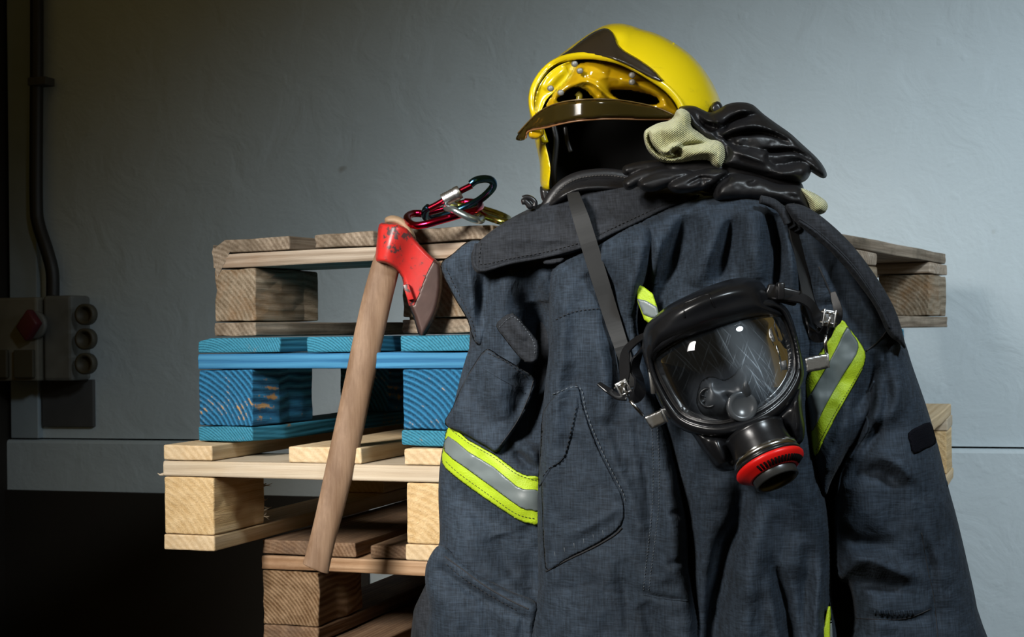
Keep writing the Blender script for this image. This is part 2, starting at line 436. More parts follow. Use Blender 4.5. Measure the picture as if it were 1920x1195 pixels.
# ------------------------------------------------------------ room
BETA = 0.305
EX = Vector((math.cos(BETA), -math.sin(BETA), 0)); EY = Vector((math.sin(BETA), math.cos(BETA), 0)); EZ = Vector((0, 0, 1))
YW = 3.3                                 # the wall crosses the camera axis here
def wall_pt(px, py, off=0.0):
    """point on the back wall seen at a photo pixel, off = distance in front of it"""
    a = (px - 960) / FPX; b = (597.5 - py) / FPX
    d = _r * a + _u * b + _f
    n = -EY; P0 = Vector((0, YW, 0)) + n * off
    t = P0.dot(n) / d.dot(n); p = d * t; p.z += CAMZ
    return p
def mat_wall():
    m_, nt, b = newmat('painted_plaster'); b.inputs['Roughness'].default_value = 0.62; b.inputs['Specular IOR Level'].default_value = 0.35
    tc = nd(nt, 'ShaderNodeTexCoord')
    n = nd(nt, 'ShaderNodeTexNoise'); n.inputs['Scale'].default_value = 1.3; n.inputs['Detail'].default_value = 8; lk(nt, tc.outputs['Object'], n.inputs['Vector'])
    r = ramp(nt, n.outputs['Fac'], [(0.3, (0.455, 0.52, 0.55)), (0.7, (0.52, 0.585, 0.615))])
    s = nd(nt, 'ShaderNodeTexNoise'); s.inputs['Scale'].default_value = 7; s.inputs['Detail'].default_value = 3; lk(nt, tc.outputs['Object'], s.inputs['Vector'])
    sr = ramp(nt, s.outputs['Fac'], [(0.74, (0, 0, 0)), (0.78, (0.6, 0.6, 0.6))])
    mx = nd(nt, 'ShaderNodeMix', data_type='RGBA'); lk(nt, sr.outputs[0], mx.inputs[0]); lk(nt, r.outputs[0], mx.inputs[6]); mx.inputs[7].default_value = (0.2, 0.17, 0.13, 1)
    lk(nt, mx.outputs[2], b.inputs['Base Color'])
    h1 = nd(nt, 'ShaderNodeTexNoise'); h1.inputs['Scale'].default_value = 9; h1.inputs['Detail'].default_value = 5; h1.inputs['Distortion'].default_value = 0.8; lk(nt, tc.outputs['Object'], h1.inputs['Vector'])
    h2 = nd(nt, 'ShaderNodeTexNoise'); h2.inputs['Scale'].default_value = 90; h2.inputs['Detail'].default_value = 3; lk(nt, tc.outputs['Object'], h2.inputs['Vector'])
    h3 = nd(nt, 'ShaderNodeTexNoise'); h3.inputs['Scale'].default_value = 22; h3.inputs['Detail'].default_value = 2; lk(nt, tc.outputs['Object'], h3.inputs['Vector'])
    hr = ramp(nt, h3.outputs['Fac'], [(0.66, (0, 0, 0)), (0.80, (1, 1, 1))])
    b1 = nd(nt, 'ShaderNodeBump'); b1.inputs['Strength'].default_value = 0.5; b1.inputs['Distance'].default_value = 0.010; lk(nt, h1.outputs['Fac'], b1.inputs['Height'])
    b2 = nd(nt, 'ShaderNodeBump'); b2.inputs['Strength'].default_value = 0.25; b2.inputs['Distance'].default_value = 0.002; lk(nt, h2.outputs['Fac'], b2.inputs['Height']); lk(nt, b1.outputs[0], b2.inputs['Normal'])
    b3 = nd(nt, 'ShaderNodeBump'); b3.inputs['Strength'].default_value = 0.2; b3.inputs['Distance'].default_value = 0.004; lk(nt, hr.outputs[0], b3.inputs['Height']); lk(nt, b2.outputs[0], b3.inputs['Normal'])
    lk(nt, b3.outputs[0], b.inputs['Normal']); return m_
WALLM = mat_wall()
FLOORM = simple('concrete_floor', (0.10, 0.09, 0.08), 0.8, bump=0.4, bscale=30, var=0.3, vscale=4)
DARKBROWN = simple('dark_brown_matte', (0.012, 0.009, 0.006), 0.8, var=0.2, vscale=5)
PALETRIM = simple('blue_grey_paint', (0.30, 0.36, 0.40), 0.7, bump=0.3, bscale=40, var=0.1, vscale=6)
DARKGREY = simple('dark_grey_matte', (0.06, 0.06, 0.06), 0.8, var=0.15, vscale=12)
def slab(name, c, hx, hy, hz, mat, kind='structure', bevel=0):
    mb = MB(); box(mb, (0, 0, 0), (hx, 0, 0), (0, hy, 0), (0, 0, hz))
    o = mb.build(name, mat, None, False, bevel=bevel); o.location = c; o.rotation_euler = (0, 0, -BETA); o['kind'] = kind; return o
ledge = wall_pt(1850, 838, 0.0).z
# upper wall and the slightly proud lower wall
wc = Vector((0, YW, 0)) + EY * 0.10
slab('wall_back', (wc.x, wc.y, (ledge + 2.9) / 2), 3.6, 0.10, (2.9 - ledge) / 2, WALLM)
wc2 = Vector((0, YW, 0)) + EY * 0.085
slab('trim_1', (wc2.x, wc2.y, (ledge - 0.004) / 2), 3.6, 0.105, (ledge - 0.004) / 2, WALLM, bevel=0.008)
mb = MB(); box(mb, (0, 0, 0), (4.5, 0, 0), (0, 4.5, 0), (0, 0, 0.05)); o = mb.build('floor', FLOORM, None, False); o.location = (0, 1.0, -0.05); o.rotation_euler = (0, 0, -BETA); o['kind'] = 'structure'
# dark jamb at the far left and the pale pilaster beside it
def wall_board(name, px0, py0, px1, py1, th, mat, kind='structure', bevel=0.002, zlo=None, zhi=None, off=0.0):
    a = wall_pt(px0, (py0 + py1) / 2, 0); b_ = wall_pt(px1, (py0 + py1) / 2, 0)
    zt = wall_pt((px0 + px1) / 2, py0).z if zhi is None else zhi; zb = wall_pt((px0 + px1) / 2, py1).z if zlo is None else zlo
    c = (a + b_) / 2; c.z = (zt + zb) / 2; c -= EY * (th / 2 + off)
    mb = MB(); box(mb, (0, 0, 0), ((b_ - a).length / 2, 0, 0), (0, th / 2, 0), (0, 0, (zt - zb) / 2))
    o = mb.build(name, mat, None, False, bevel=bevel); o.location = c; o.rotation_euler = (0, 0, -BETA)
    if kind: o['kind'] = kind
    return o
wall_board('wall_left', -420, 0, 20, 1195, 0.22, DARKBROWN, zlo=0, zhi=2.9)
wall_board('trim_2', 27, 300, 78, 800, 0.020, PALETRIM, zlo=ledge, zhi=2.9)
wall_board('dark_panel_back', 21, 924, 700, 1195, 0.012, DARKBROWN, zlo=0.0, off=0.020)  # flat panel standing in for the dark band on the lower left wall
# ---- electrical cabinet, dark grey patch below it, cable
BOXM = simple('aged_cream_plastic', (0.15, 0.145, 0.12), 0.6, var=0.15, vscale=20)
BOXS = simple('grey_plastic', (0.12, 0.125, 0.12), 0.6, var=0.15, vscale=20)
OLIVE = simple('brown_flap_plastic', (0.05, 0.045, 0.03), 0.6)
t_ = thing('electrical_box', 'wall-mounted electrical socket box with red rotary switch and round side sockets', 'electrical box', wall_pt(112, 712, 0.02))
def wb(name, px0, py0, px1, py1, off, th, mat, parent, bevel=0.004, label=None):
    a = wall_pt(px0, (py0 + py1) / 2, 0); b_ = wall_pt(px1, (py0 + py1) / 2, 0)
    zt = wall_pt((px0 + px1) / 2, py0).z; zb = wall_pt((px0 + px1) / 2, py1).z
    c = (a + b_) / 2; c.z = (zt + zb) / 2; c -= EY * (off + th / 2)
    mb = MB(); box(mb, c, EX * (b_ - a).length / 2, EY * th / 2, EZ * (zt - zb) / 2)
    return mb.build(name, mat, parent, False, bevel=bevel, label=label)
hs = wb('housing', 42, 560, 124, 712, 0.02, 0.10, BOXM, t_, 0.006)
wb('side_housing', 128, 556, 180, 712, 0.02, 0.085, BOXS, t_, 0.008)
for a, b_ in ((48, 74), (86, 122)): 
    f_ = wb('socket_flap', a, 655, b_, 706, 0.12, 0.012, OLIVE, t_, 0.003)
for cy in (590, 636, 682):
    mb = MB(); c = wall_pt(166, cy, 0.10); lathe(mb, c, -EY, [(0, 0), (0, 0.026), (0.02, 0.026), (0.02, 0.019), (0.008, 0.017), (0.008, 0)], 24); mb.build('round_socket', OLIVE, t_)
mb = MB(); c = wall_pt(68, 610, 0.12); lathe(mb, c, -EY, [(0, 0), (0, 0.034), (0.012, 0.034), (0.014, 0.030), (0.014, 0)], 28); pl = mb.build('switch_plate', BOXS, t_)
mb = MB(); box(mb, c - EY * 0.028, EX * 0.014 + EZ * -0.018, EY * 0.014, EX * 0.017 + EZ * 0.022); mb.build('switch_knob', simple('dark_red_plastic', (0.07, 0.004, 0.010), 0.5), t_, bevel=0.005)
o = wb('dark_grey_patch', 84, 712, 180, 800, 0.001, 0.012, DARKGREY, None, 0.002)  # thin slab standing in for the dark grey rectangle under the box
setp(o, 'dark grey rectangular patch on the wall below the electrical box', 'board')
t_ = thing('power_cable', 'thick black cable clipped down the wall into the electrical box', 'cable', wall_pt(98, 556, 0.03))
mb = MB(); q = catmull([(69, -60), (69, 100), (68, 250), (68, 380), (72, 420), (88, 470), (98, 510), (99, 557)], 8)
tube(mb, [wall_pt(x, y, 0.032) for x, y in q], 0.0165, 14); mb.build('cable', simple('black_cable', (0.010, 0.010, 0.011), 0.5), t_)
for y in (152,):
    mb = MB(); c = wall_pt(70, y, 0.052); box(mb, c + EY * 0.016, EX * 0.026, EY * 0.02, EZ * 0.010); lathe(mb, c + EY * 0.0, -EY, [(0, 0), (0, 0.006), (0.004, 0.005), (0.004, 0)], 12); mb.build('cable_clip', DARKGREY, t_, bevel=0.001)
# small dirt marks and nail holes are in the plaster; two brown blotches where the photo has them
# ------------------------------------------------------------ pallets
OLDWOOD_Y = mat_wood('weathered_pine_deck', (0.15, 0.11, 0.075), (0.46, 0.38, 0.29), 'y', 45, dirt=(0.07, 0.05, 0.03), dirt_amt=0.75)
OLDWOOD_X = mat_wood('weathered_pine_lead', (0.22, 0.165, 0.115), (0.56, 0.48, 0.39), 'x', 34, dirt=(0.25, 0.12, 0.05), dirt_amt=0.3)
OLDBLOCK = mat_wood('weathered_block', (0.14, 0.10, 0.06), (0.46, 0.38, 0.28), 'y', 45, dirt=(0.18, 0.08, 0.02), dirt_amt=0.7, bump=0.9)
NEWWOOD_Y = mat_wood('fresh_pine', (0.46, 0.32, 0.17), (0.74, 0.58, 0.38), 'y', 36, dirt=(0.50, 0.42, 0.30), dirt_amt=0.3)
NEWWOOD_X = mat_wood('fresh_pine_lead', (0.38, 0.30, 0.21), (0.62, 0.54, 0.42), 'x', 26, dirt=(0.40, 0.30, 0.18), dirt_amt=0.4)
NEWBLOCK = mat_wood('fresh_pine_block', (0.50, 0.33, 0.15), (0.78, 0.60, 0.36), 'y', 36, bump=1.0, rings=0.35)
BROWN_Y = mat_wood('brown_pine_deck', (0.13, 0.07, 0.035), (0.36, 0.24, 0.15), 'y', 60, dirt=(0.06, 0.04, 0.03), dirt_amt=0.6)
BROWN_X = mat_wood('brown_pine_lead', (0.27, 0.15, 0.075), (0.55, 0.38, 0.24), 'x', 30, dirt=(0.12, 0.05, 0.02), dirt_amt=0.5)
BROWNBLOCK = mat_wood('brown_block', (0.11, 0.055, 0.02), (0.40, 0.27, 0.16), 'y', 62, bump=1.0, rings=0.7)
BLUE_Y = mat_wood('blue_painted_deck', (0.10, 0.07, 0.04), (0.35, 0.26, 0.16), 'y', 90, paint=((0.006, 0.07, 0.11), (0.035, 0.20, 0.30)), paint_cut=0.68)
BLUE_X = mat_wood('blue_painted_lead', (0.2, 0.14, 0.08), (0.5, 0.4, 0.3), 'x', 30, paint=((0.012, 0.085, 0.20), (0.045, 0.19, 0.33)), paint_cut=0.74)
BLUEBLOCK = mat_wood('blue_painted_block', (0.10, 0.06, 0.03), (0.42, 0.25, 0.10), 'y', 44, paint=((0.003, 0.036, 0.085), (0.024, 0.17, 0.33)), paint_cut=0.67, rings=1.6, bump=1.2)
def board(name, x0, x1, y0, y1, z0, z1, mat, parent, rough=0.0008, seed=0, along='y', bevel=0.002):
    """timber piece in pallet coordinates with its own origin, slightly uneven"""
    nx = 9 if along == 'x' else 5; ny = 5 if along == 'x' else 13; nz = 4
    if (x1 - x0) < 0.2 and (y1 - y0) < 0.2: nx, ny, nz = 6, 6, 6
    rs = np.random.RandomState(seed)
    bm = bmesh.new(); idx = {}
    gx = np.linspace(x0, x1, nx); gy = np.linspace(y0, y1, ny); gz = np.linspace(z0, z1, nz)
    c = Vector(((x0 + x1) / 2, (y0 + y1) / 2, (z0 + z1) / 2))
    # slow waviness shared along the length so that the outlines wander like sawn timber
    wv = rs.randn(4, 40) * rough
    for i in range(nx):
        for j in range(ny):
            for k in range(nz):
                if i in (0, nx - 1) or j in (0, ny - 1) or k in (0, nz - 1):
                    L = j if along == 'y' else i
                    p = Vector((gx[i], gy[j], gz[k])) - c
                    on = (i in (0, nx - 1)) + (j in (0, ny - 1)) + (k in (0, nz - 1))
                    p.x += (wv[0, L] * (1 if i else -1) if along == 'y' else 0) + rs.randn() * rough * 0.4
                    p.y += (wv[1, L] if along == 'x' else 0) + rs.randn() * rough * 0.4
                    p.z -= abs((wv[2, L] * 0.6 if k == nz - 1 else 0) + rs.randn() * rough * 0.25) * (1 if k == nz - 1 else -1 if k == 0 else 0)
                    if on >= 2:      # worn arris
                        for a_, q in enumerate((i in (0, nx - 1), j in (0, ny - 1), k in (0, nz - 1))):
                            if q: p[a_] *= 1 - min(0.25, abs(rs.randn()) * rough * 0.6 / max(abs(p[a_]), 1e-3))
                    idx[i, j, k] = bm.verts.new(p)
    def quad(a, b_, c_, d):
        try: bm.faces.new([idx[a], idx[b_], idx[c_], idx[d]])
        except Exception: pass
    for i in range(nx - 1):
        for j in range(ny - 1):
            for k in (0, nz - 1): quad((i, j, k), (i + 1, j, k), (i + 1, j + 1, k), (i, j + 1, k))
    for i in range(nx - 1):
        for k in range(nz - 1):
            for j in (0, ny - 1): quad((i, j, k), (i + 1, j, k), (i + 1, j, k + 1), (i, j, k + 1))
    for j in range(ny - 1):
        for k in range(nz - 1):
            for i in (0, nx - 1): quad((i, j, k), (i, j + 1, k), (i, j + 1, k + 1), (i, j, k + 1))
    bmesh.ops.recalc_face_normals(bm, faces=bm.faces)
    me = bpy.data.meshes.new(name); bm.to_mesh(me); bm.free(); me.materials.append(mat)
    o = bpy.data.objects.new(name, me); C.objects.link(o); o.parent = parent; o.location = c
    b = o.modifiers.new('bevel', 'BEVEL'); b.width = bevel; b.segments = 2; b.limit_method = 'ANGLE'; b.angle_limit = math.radians(50)
    return o
def pallet(label, X, Y, level, beta, MY, MX, MBk, deck, bw, rough, seed, group, bbw=None, L=1.2, Wd=0.8, bd=0.146):
    """px, Y: where the front left corner stands; level 0 = on the floor"""
    z = level * 0.144
    # horizontal position from the pixel at that height
    t = thing('wooden_pallet', label, 'pallet', (X, Y, z), -beta, group)
    zz = [0.0006, 0.022, 0.100, 0.122, 0.1434]
    bl, bm_, br = bw
    xs = [(0, bl), (0.4 - bm_ / 2, 0.4 + bm_ / 2), (Wd - br, Wd)]
    n = seed * 100
    for x0, x1 in xs: board('bottom_board', x0, x1, 0, L, zz[0], zz[1], MY, t, rough, n, 'y'); n += 1
    for x0, x1 in xs:
        for y0, y1 in ((0.001, bd), (L / 2 - 0.0725, L / 2 + 0.0725), (L - 0.146, L - 0.001)):
            board('block', x0 + 0.001, x1 - 0.001, y0, y1, zz[1], zz[2], MBk, t, rough * 1.3, n, 'y'); n += 1
    for y0, y1 in ((0, 0.145), (L / 2 - 0.0725, L / 2 + 0.0725), (L - 0.145, L)):
        board('stringer_board', 0, Wd, y0, y1, zz[2], zz[3], MX, t, rough, n, 'x'); n += 1
    for k, (x0, x1) in enumerate(deck):
        board('deck_board', x0, x1, 0.0, L, zz[3], zz[4], MY, t, rough, n, 'y'); n += 1
    return t
EUR = [(0.002, 0.140), (0.182, 0.286), (0.3275, 0.4725), (0.514, 0.616), (0.655, 0.798)]
ONE = [(0.001, 0.079), (0.194, 0.300), (0.361, 0.450), (0.520, 0.600), (0.70, 0.78), (0.879, 0.959)]
stack = 'stack of timber pallets'
pal_top = pallet('weathered grey brown wooden pallet on top of the stack, carabiners on it', -0.4367, 2.1052, 6, 0.4974, OLDWOOD_Y, OLDWOOD_X, OLDBLOCK, EUR, (0.081, 0.140, 0.1), 0.0012, 1, stack)
pal_blue = pallet('blue painted wooden pallet, second from the top of the stack', -0.4384, 2.0055, 5, 0.4585, BLUE_Y, BLUE_X, BLUEBLOCK, EUR, (0.094, 0.145, 0.1), 0.0008, 2, stack, L=0.86)
pal_new = pallet('pale fresh pine wooden pallet directly under the blue one', -0.4782, 1.965, 4, 0.3538, NEWWOOD_Y, NEWWOOD_X, NEWBLOCK, ONE, (0.081, 0.078, 0.078), 0.0005, 3, stack, Wd=0.96, bd=0.132)
pal_brown = pallet('brown weathered wooden pallet below the pale fresh pine one', -0.363, 2.064, 3, 0.344, BROWN_Y, BROWN_X, BROWNBLOCK, [(0.001, 0.150), (0.170, 0.285), (0.31, 0.44), (0.50, 0.62), (0.65, 0.799)], (0.092, 0.100, 0.1), 0.0010, 4, stack)
def clip_corner(t, dz):
    """knocked-off outer corner of the first deck board"""
    o = [c for c in t.children if c.name.startswith('deck_board')][0]
    xs_ = sorted(set(round(v.co.x, 2) for v in o.data.vertices)); x0 = min(v.co.x for v in o.data.vertices)
    for v in o.data.vertices:
        if v.co.z > 0.007:
            if v.co.x < x0 + 0.012: v.co.z -= dz
            elif v.co.x < x0 + 0.05: v.co.x = x0 + 0.022 + (v.co.x - x0 - 0.034) * 0.2
clip_corner(pal_top, 0.012); clip_corner(pal_blue, 0.004)
def dup(root, loc, label):
    r = root.copy(); C.objects.link(r); r.location = loc; r['label'] = label
    for ch in list(root.children):
        c = ch.copy(); C.objects.link(c); c.parent = r
    return r
for k, lb in ((2, 'brown wooden pallet under the lowest visible one, mostly below the picture'), (1, 'wooden pallet second from the floor in the stack'), (0, 'wooden pallet at the very bottom of the stack on the floor')):
    dup(pal_brown, (pal_brown.location.x + 0.01 * k, pal_brown.location.y, 0.144 * k), lb)
# nails and splinters of the fresh pallet
def pw(t, x, y, z):   # pallet coordinates -> world
    b = t.rotation_euler[2]; return Vector((t.location.x + x * math.cos(b) - y * math.sin(b), t.location.y + x * math.sin(b) + y * math.cos(b), t.location.z + z))
def local_part(mb, name, mat, t, **k):
    o = mb.build(name, mat, None, **k); o.parent = t
    return o
rs = random.Random(3)
for k in range(16):
    y = 0.132; z = 0.03 + rs.random() * 0.066; mb = MB()
    p = Vector((0.080, y - 0.001, z)); d = Vector((rs.uniform(-.2, .9), 1.0, rs.uniform(-.7, .4))).normalized() * rs.uniform(0.004, 0.014)
    tube(mb, [p, p + d * 0.6, p + d + Vector((0, 0, rs.uniform(-.003, .003)))], [0.0009, 0.0006, 0.0002], 5); local_part(mb, 'splinter', NEWWOOD_X, pal_new)
mb = MB(); p = Vector((0.001, 0.002, 0.103)); tube(mb, [p, p + Vector((-0.006, 0, -0.001)), p + Vector((-0.010, 0, 0.001))], [0.0022, 0.0015, 0.0003], 6)
local_part(mb, 'splinter', NEWWOOD_X, pal_new)
# ------------------------------------------------------------ firefighter coat, hung over the near corner of the stack
def coatY(X, Z, off=0.0):
    X = np.asarray(X, float)
    y = np.interp(X, [760, 830, 1000, 1150, 1290, 1400, 1550, 1650, 1750, 1850], [1.72, 1.70, 1.645, 1.60, 1.56, 1.53, 1.52, 1.52, 1.535, 1.56])
    return y + 0 * np.asarray(Z, float) + off
CY = lambda off: (lambda X, Z: coatY(X, Z, off))
coat = thing('firefighter_coat', 'dark navy firefighter coat with lime and grey reflective bands draped over the pallet stack', 'coat', tuple(R(1330, 1240, 1.55)))
# inner body (what shows as the deep gaps between the panels)
core = Surf([(885, 500), (960, 420), (1060, 375), (1200, 365), (1330, 372), (1460, 385), (1540, 420), (1620, 520), (1650, 660), (1660, 800), (1700, 1000), (1720, 1260), (830, 1260), (835, 1000), (850, 800), (880, 650)], CY(0.070), 40, 0.012, back=0.012)
core.build('lining', BLACKCLOTH, coat, 12)
# left sleeve
sleeveL = Surf([(895, 505), (960, 478), (1045, 480), (1075, 540), (1060, 640), (1045, 740), (1030, 830), (1024, 950), (1022, 1100), (1025, 1270), (812, 1270), (808, 1120), (812, 1040), (824, 1015), (822, 920), (828, 850), (846, 780), (868, 690), (896, 600), (900, 545)],
    CY(0.030), 60, 0.040, [
    ([(985, 500), (1005, 600), (1010, 680), (975, 760), (955, 830)], 28, -0.030),
    ([(1015, 560), (1022, 640), (1010, 760), (985, 850)], 24, -0.032),
    ([(950, 500), (930, 580), (905, 660)], 30, 0.014),
    ([(1000, 490), (1020, 520), (1030, 570)], 18, 0.012),
    ([(975, 830), (1000, 850), (1015, 900)], 14, 0.016),
    ([(965, 845), (985, 868), (1012, 880)], 8, -0.010),
    ([(840, 900), (900, 960), (1000, 1010)], 26, -0.006),
    ([(850, 960), (870, 1040), (900, 1110)], 35, 0.010),
    ([(940, 1000), (960, 1060), (1010, 1110)], 26, -0.012),
    ([(985, 980), (1000, 1060), (1005, 1160)], 20, -0.012)], noise=0.0025, nscale=45, seed=3)
sleeveL.build('sleeve', NAVY, coat, 4)
# sleeve pocket bellows at the bottom left
pockL = Surf([(826, 1022), (860, 1048), (905, 1080), (955, 1108), (1008, 1132), (1005, 1180), (990, 1270), (815, 1270), (806, 1150), (797, 1090), (802, 1052)], lambda X, Z: coatY(X, Z, -0.012), 22, 0.022, [
    ([(815, 1060), (870, 1100), (940, 1140), (1000, 1165)], 9, -0.006), ([(820, 1095), (850, 1180), (860, 1250)], 22, 0.008), ([(900, 1120), (925, 1180), (940, 1250)], 16, -0.007), ([(985, 1150), (975, 1200), (960, 1260)], 9, -0.005)], noise=0.002, nscale=35, seed=5)
pockL.build('cargo_pocket', NAVY, coat, 5)
seam(pockL, [(834, 1044), (864, 1066), (905, 1096), (952, 1124), (992, 1143)], coat, THREAD, r=0.0009, lift=-0.0004)
stitch(pockL, [(836, 1058), (870, 1086), (920, 1118), (970, 1146)], coat, THREAD)
# hanging storm flap corner behind the big collar, left
lap = Surf([(826, 500), (850, 475), (885, 450), (930, 460), (960, 480), (925, 570), (905, 645), (888, 638), (876, 600), (850, 555)], CY(0.0), 14, 0.010, [([(870, 470), (880, 530), (895, 620)], 14, 0.008), ([(915, 480), (905, 560), (900, 620)], 12, -0.010), ([(838, 505), (862, 555), (885, 620)], 5, -0.004)], back=0.006)
lap.build('lapel', NAVY, coat, 4)
stitch(lap, [(836, 503), (862, 556), (884, 600), (892, 632)], coat, THREAD)
# sleeve flap above the band
flapL = Surf([(912, 655), (938, 668), (975, 690), (1004, 712), (996, 745), (975, 790), (935, 846), (910, 838), (870, 815), (834, 796), (848, 765), (868, 720), (888, 685)], lambda X, Z: sleeveL.front(X, Z) * 0.4 + 0.6 * coatY(X, Z, -0.012) - 0.004, 9, 0.008, [
    ([(935, 670), (930, 720), (945, 790)], 20, 0.008), ([(885, 700), (900, 760), (930, 810)], 22, -0.007), ([(965, 700), (985, 730), (960, 790)], 13, -0.006)], noise=0.002, nscale=30, back=0.004, seed=9)
flapL.build('pocket_flap', NAVY, coat, 4)
seam(flapL, [(1000, 714), (991, 745), (970, 790), (936, 838)], coat, THREAD, r=0.0006, lift=0.0003)
stitch(flapL, [(915, 662), (950, 680), (993, 712)], coat, THREAD)
seam(flapL, [(905, 690), (930, 705), (965, 725), (985, 738)], coat, NAVY, r=0.0010)
# radio tab loop
tab = Surf([(930, 612), (940, 598), (962, 587), (985, 612), (1008, 640), (1010, 665), (1003, 680), (985, 680), (965, 660), (945, 634)], CY(-0.036), 6, 0.006, [([(960, 600), (985, 640)], 10, 0.004)], smooth=2, back=0.006)
tab.build('radio_tab', BLACKCLOTH, coat, 3)
stitch(tab, [(936, 614), (964, 595), (1000, 640), (1002, 668)], coat, PALETHREAD, dash=3, gap=3, r=0.0003)
# front panel, left of the gas mask
panelC = Surf([(1035, 505), (1070, 480), (1110, 460), (1200, 415), (1230, 440), (1222, 500), (1200, 560), (1196, 620), (1215, 690), (1235, 760), (1258, 830), (1275, 910), (1288, 980), (1292, 1060), (1293, 1270), (1014, 1270), (1010, 1100), (1008, 960), (1012, 840), (1020, 740), (1030, 640), (1030, 560)],
    CY(-0.012), 30, 0.044, [
    ([(1065, 520), (1050, 620), (1040, 760), (1035, 900)], 24, 0.010),
    ([(1110, 500), (1150, 560), (1165, 660), (1175, 760)], 26, -0.018),
    ([(1200, 450), (1195, 520), (1170, 600)], 22, 0.010),
    ([(1120, 640), (1135, 720), (1130, 800)], 20, 0.009),
    ([(1110, 760), (1150, 860), (1190, 960), (1200, 1020)], 16, 0.007),
    ([(1190, 780), (1215, 900), (1225, 1010)], 12, -0.006),
    ([(1250, 900), (1262, 1000), (1255, 1100)], 24, 0.008),
    ([(1200, 1110), (1240, 1122), (1290, 1128)], 5, -0.004),
    ([(1205, 1130), (1225, 1175), (1240, 1240)], 18, -0.008),
    ([(1160, 1050), (1175, 1120), (1180, 1200)], 14, -0.006),
    ([(1060, 1000), (1100, 990), (1165, 950)], 10, 0.004),
    ([(1080, 1100), (1090, 1180), (1085, 1260)], 40, 0.006),
    ([(1255, 960), (1285, 970)], 6, -0.005), ([(1250, 1060), (1288, 1052)], 6, -0.004)], noise=0.0022, nscale=38, seed=11)
panelC.build('front_panel', NAVY, coat, 4)
# reinforcing patch and seams on it
pk = patch(panelC, [(1018, 775), (1050, 735), (1082, 722), (1092, 760), (1105, 800), (1125, 850), (1150, 900), (1168, 940), (1165, 985), (1120, 1020), (1070, 1045), (1028, 1070), (1020, 1040), (1016, 950), (1014, 850)], 0.0022, 0.002, 4, 3)
pk.build('patch_pocket', NAVY, coat, 3.5)
stitch(panelC, [(1036, 740), (1085, 726), (1098, 770), (1115, 815), (1140, 870), (1168, 925), (1172, 945)], coat, PALETHREAD, lift=0.0030)
seam(panelC, [(1024, 1072), (1060, 1052), (1110, 1028), (1150, 1005), (1166, 990)], coat, THREAD, r=0.0010, lift=0.0008)
for x in (1040, 1058, 1076, 1094, 1112, 1130): stitch(panelC, [(x, 1035 - (x - 1040) * 0.45), (x + 2, 1055 - (x - 1040) * 0.5)], coat, PALETHREAD, dash=9, gap=3, lift=0.003, r=0.0004)
stitch(panelC, [(1232, 800), (1236, 880), (1234, 960), (1222, 1060), (1216, 1110)], coat, PALETHREAD, dash=3, gap=3, r=0.0003)
stitch(panelC, [(1222, 800), (1225, 880), (1222, 960), (1211, 1060), (1206, 1110)], coat, PALETHREAD, dash=3, gap=3, r=0.0003)
seam(panelC, [(1208, 1116), (1240, 1122), (1290, 1127)], coat, NAVY, r=0.0012)
flapC = patch(panelC, [(1010, 915), (1012, 860), (1020, 790), (1045, 750), (1085, 745), (1080, 790), (1062, 858), (1035, 880)], 0.0035, 0.003, 5, 2)
flapC.build('pocket_flap', NAVY, coat, 3)
stitch(flapC, [(1080, 765), (1072, 800), (1056, 858), (1030, 878), (1014, 900)], coat, THREAD)
stitch(panelC, [(1042, 600), (1075, 585), (1128, 578)], coat, THREAD, dash=4)
seam(panelC, [(1132, 560), (1150, 640), (1160, 700)], coat, NAVY, r=0.0009)
# centre panel behind the gas mask
panelM = Surf([(1190, 425), (1240, 395), (1310, 372), (1380, 366), (1440, 374), (1480, 400), (1500, 470), (1520, 560), (1530, 660), (1520, 760), (1525, 850), (1545, 930), (1556, 1000), (1558, 1100), (1550, 1270), (1315, 1270), (1302, 1150), (1298, 1050), (1288, 960), (1262, 860), (1240, 780), (1225, 700), (1212, 600), (1215, 520)],
    CY(0.000), 40, 0.045, [
    ([(1290, 400), (1275, 460), (1240, 540), (1215, 600)], 20, -0.024),
    ([(1235, 440), (1225, 500), (1210, 560)], 15, 0.012),
    ([(1350, 400), (1330, 470), (1300, 540)], 22, 0.014),
    ([(1375, 410), (1360, 470), (1345, 530)], 13, -0.014),
    ([(1410, 390), (1415, 460), (1420, 530)], 22, 0.012),
    ([(1447, 400), (1458, 470), (1452, 550)], 12, -0.022),
    ([(1475, 410), (1485, 480), (1490, 560)], 11, 0.012),
    ([(1395, 900), (1385, 980), (1362, 1030), (1345, 1110), (1335, 1230), (1330, 1300)], 19, -0.028),
    ([(1440, 930), (1420, 1020), (1405, 1120), (1398, 1260)], 30, 0.014),
    ([(1452, 1060), (1474, 1130), (1486, 1230), (1488, 1290)], 12, -0.015),
    ([(1440, 1080), (1450, 1160), (1462, 1240)], 12, 0.007),
    ([(1520, 1020), (1512, 1100), (1510, 1200)], 15, -0.010),
    ([(1540, 1060), (1532, 1130), (1525, 1220)], 11, 0.008),
    ([(1290, 820), (1330, 900), (1340, 960)], 26, 0.006)], noise=0.0028, nscale=50, seed=21)
panelM.build('front_panel', NAVY, coat, 5)
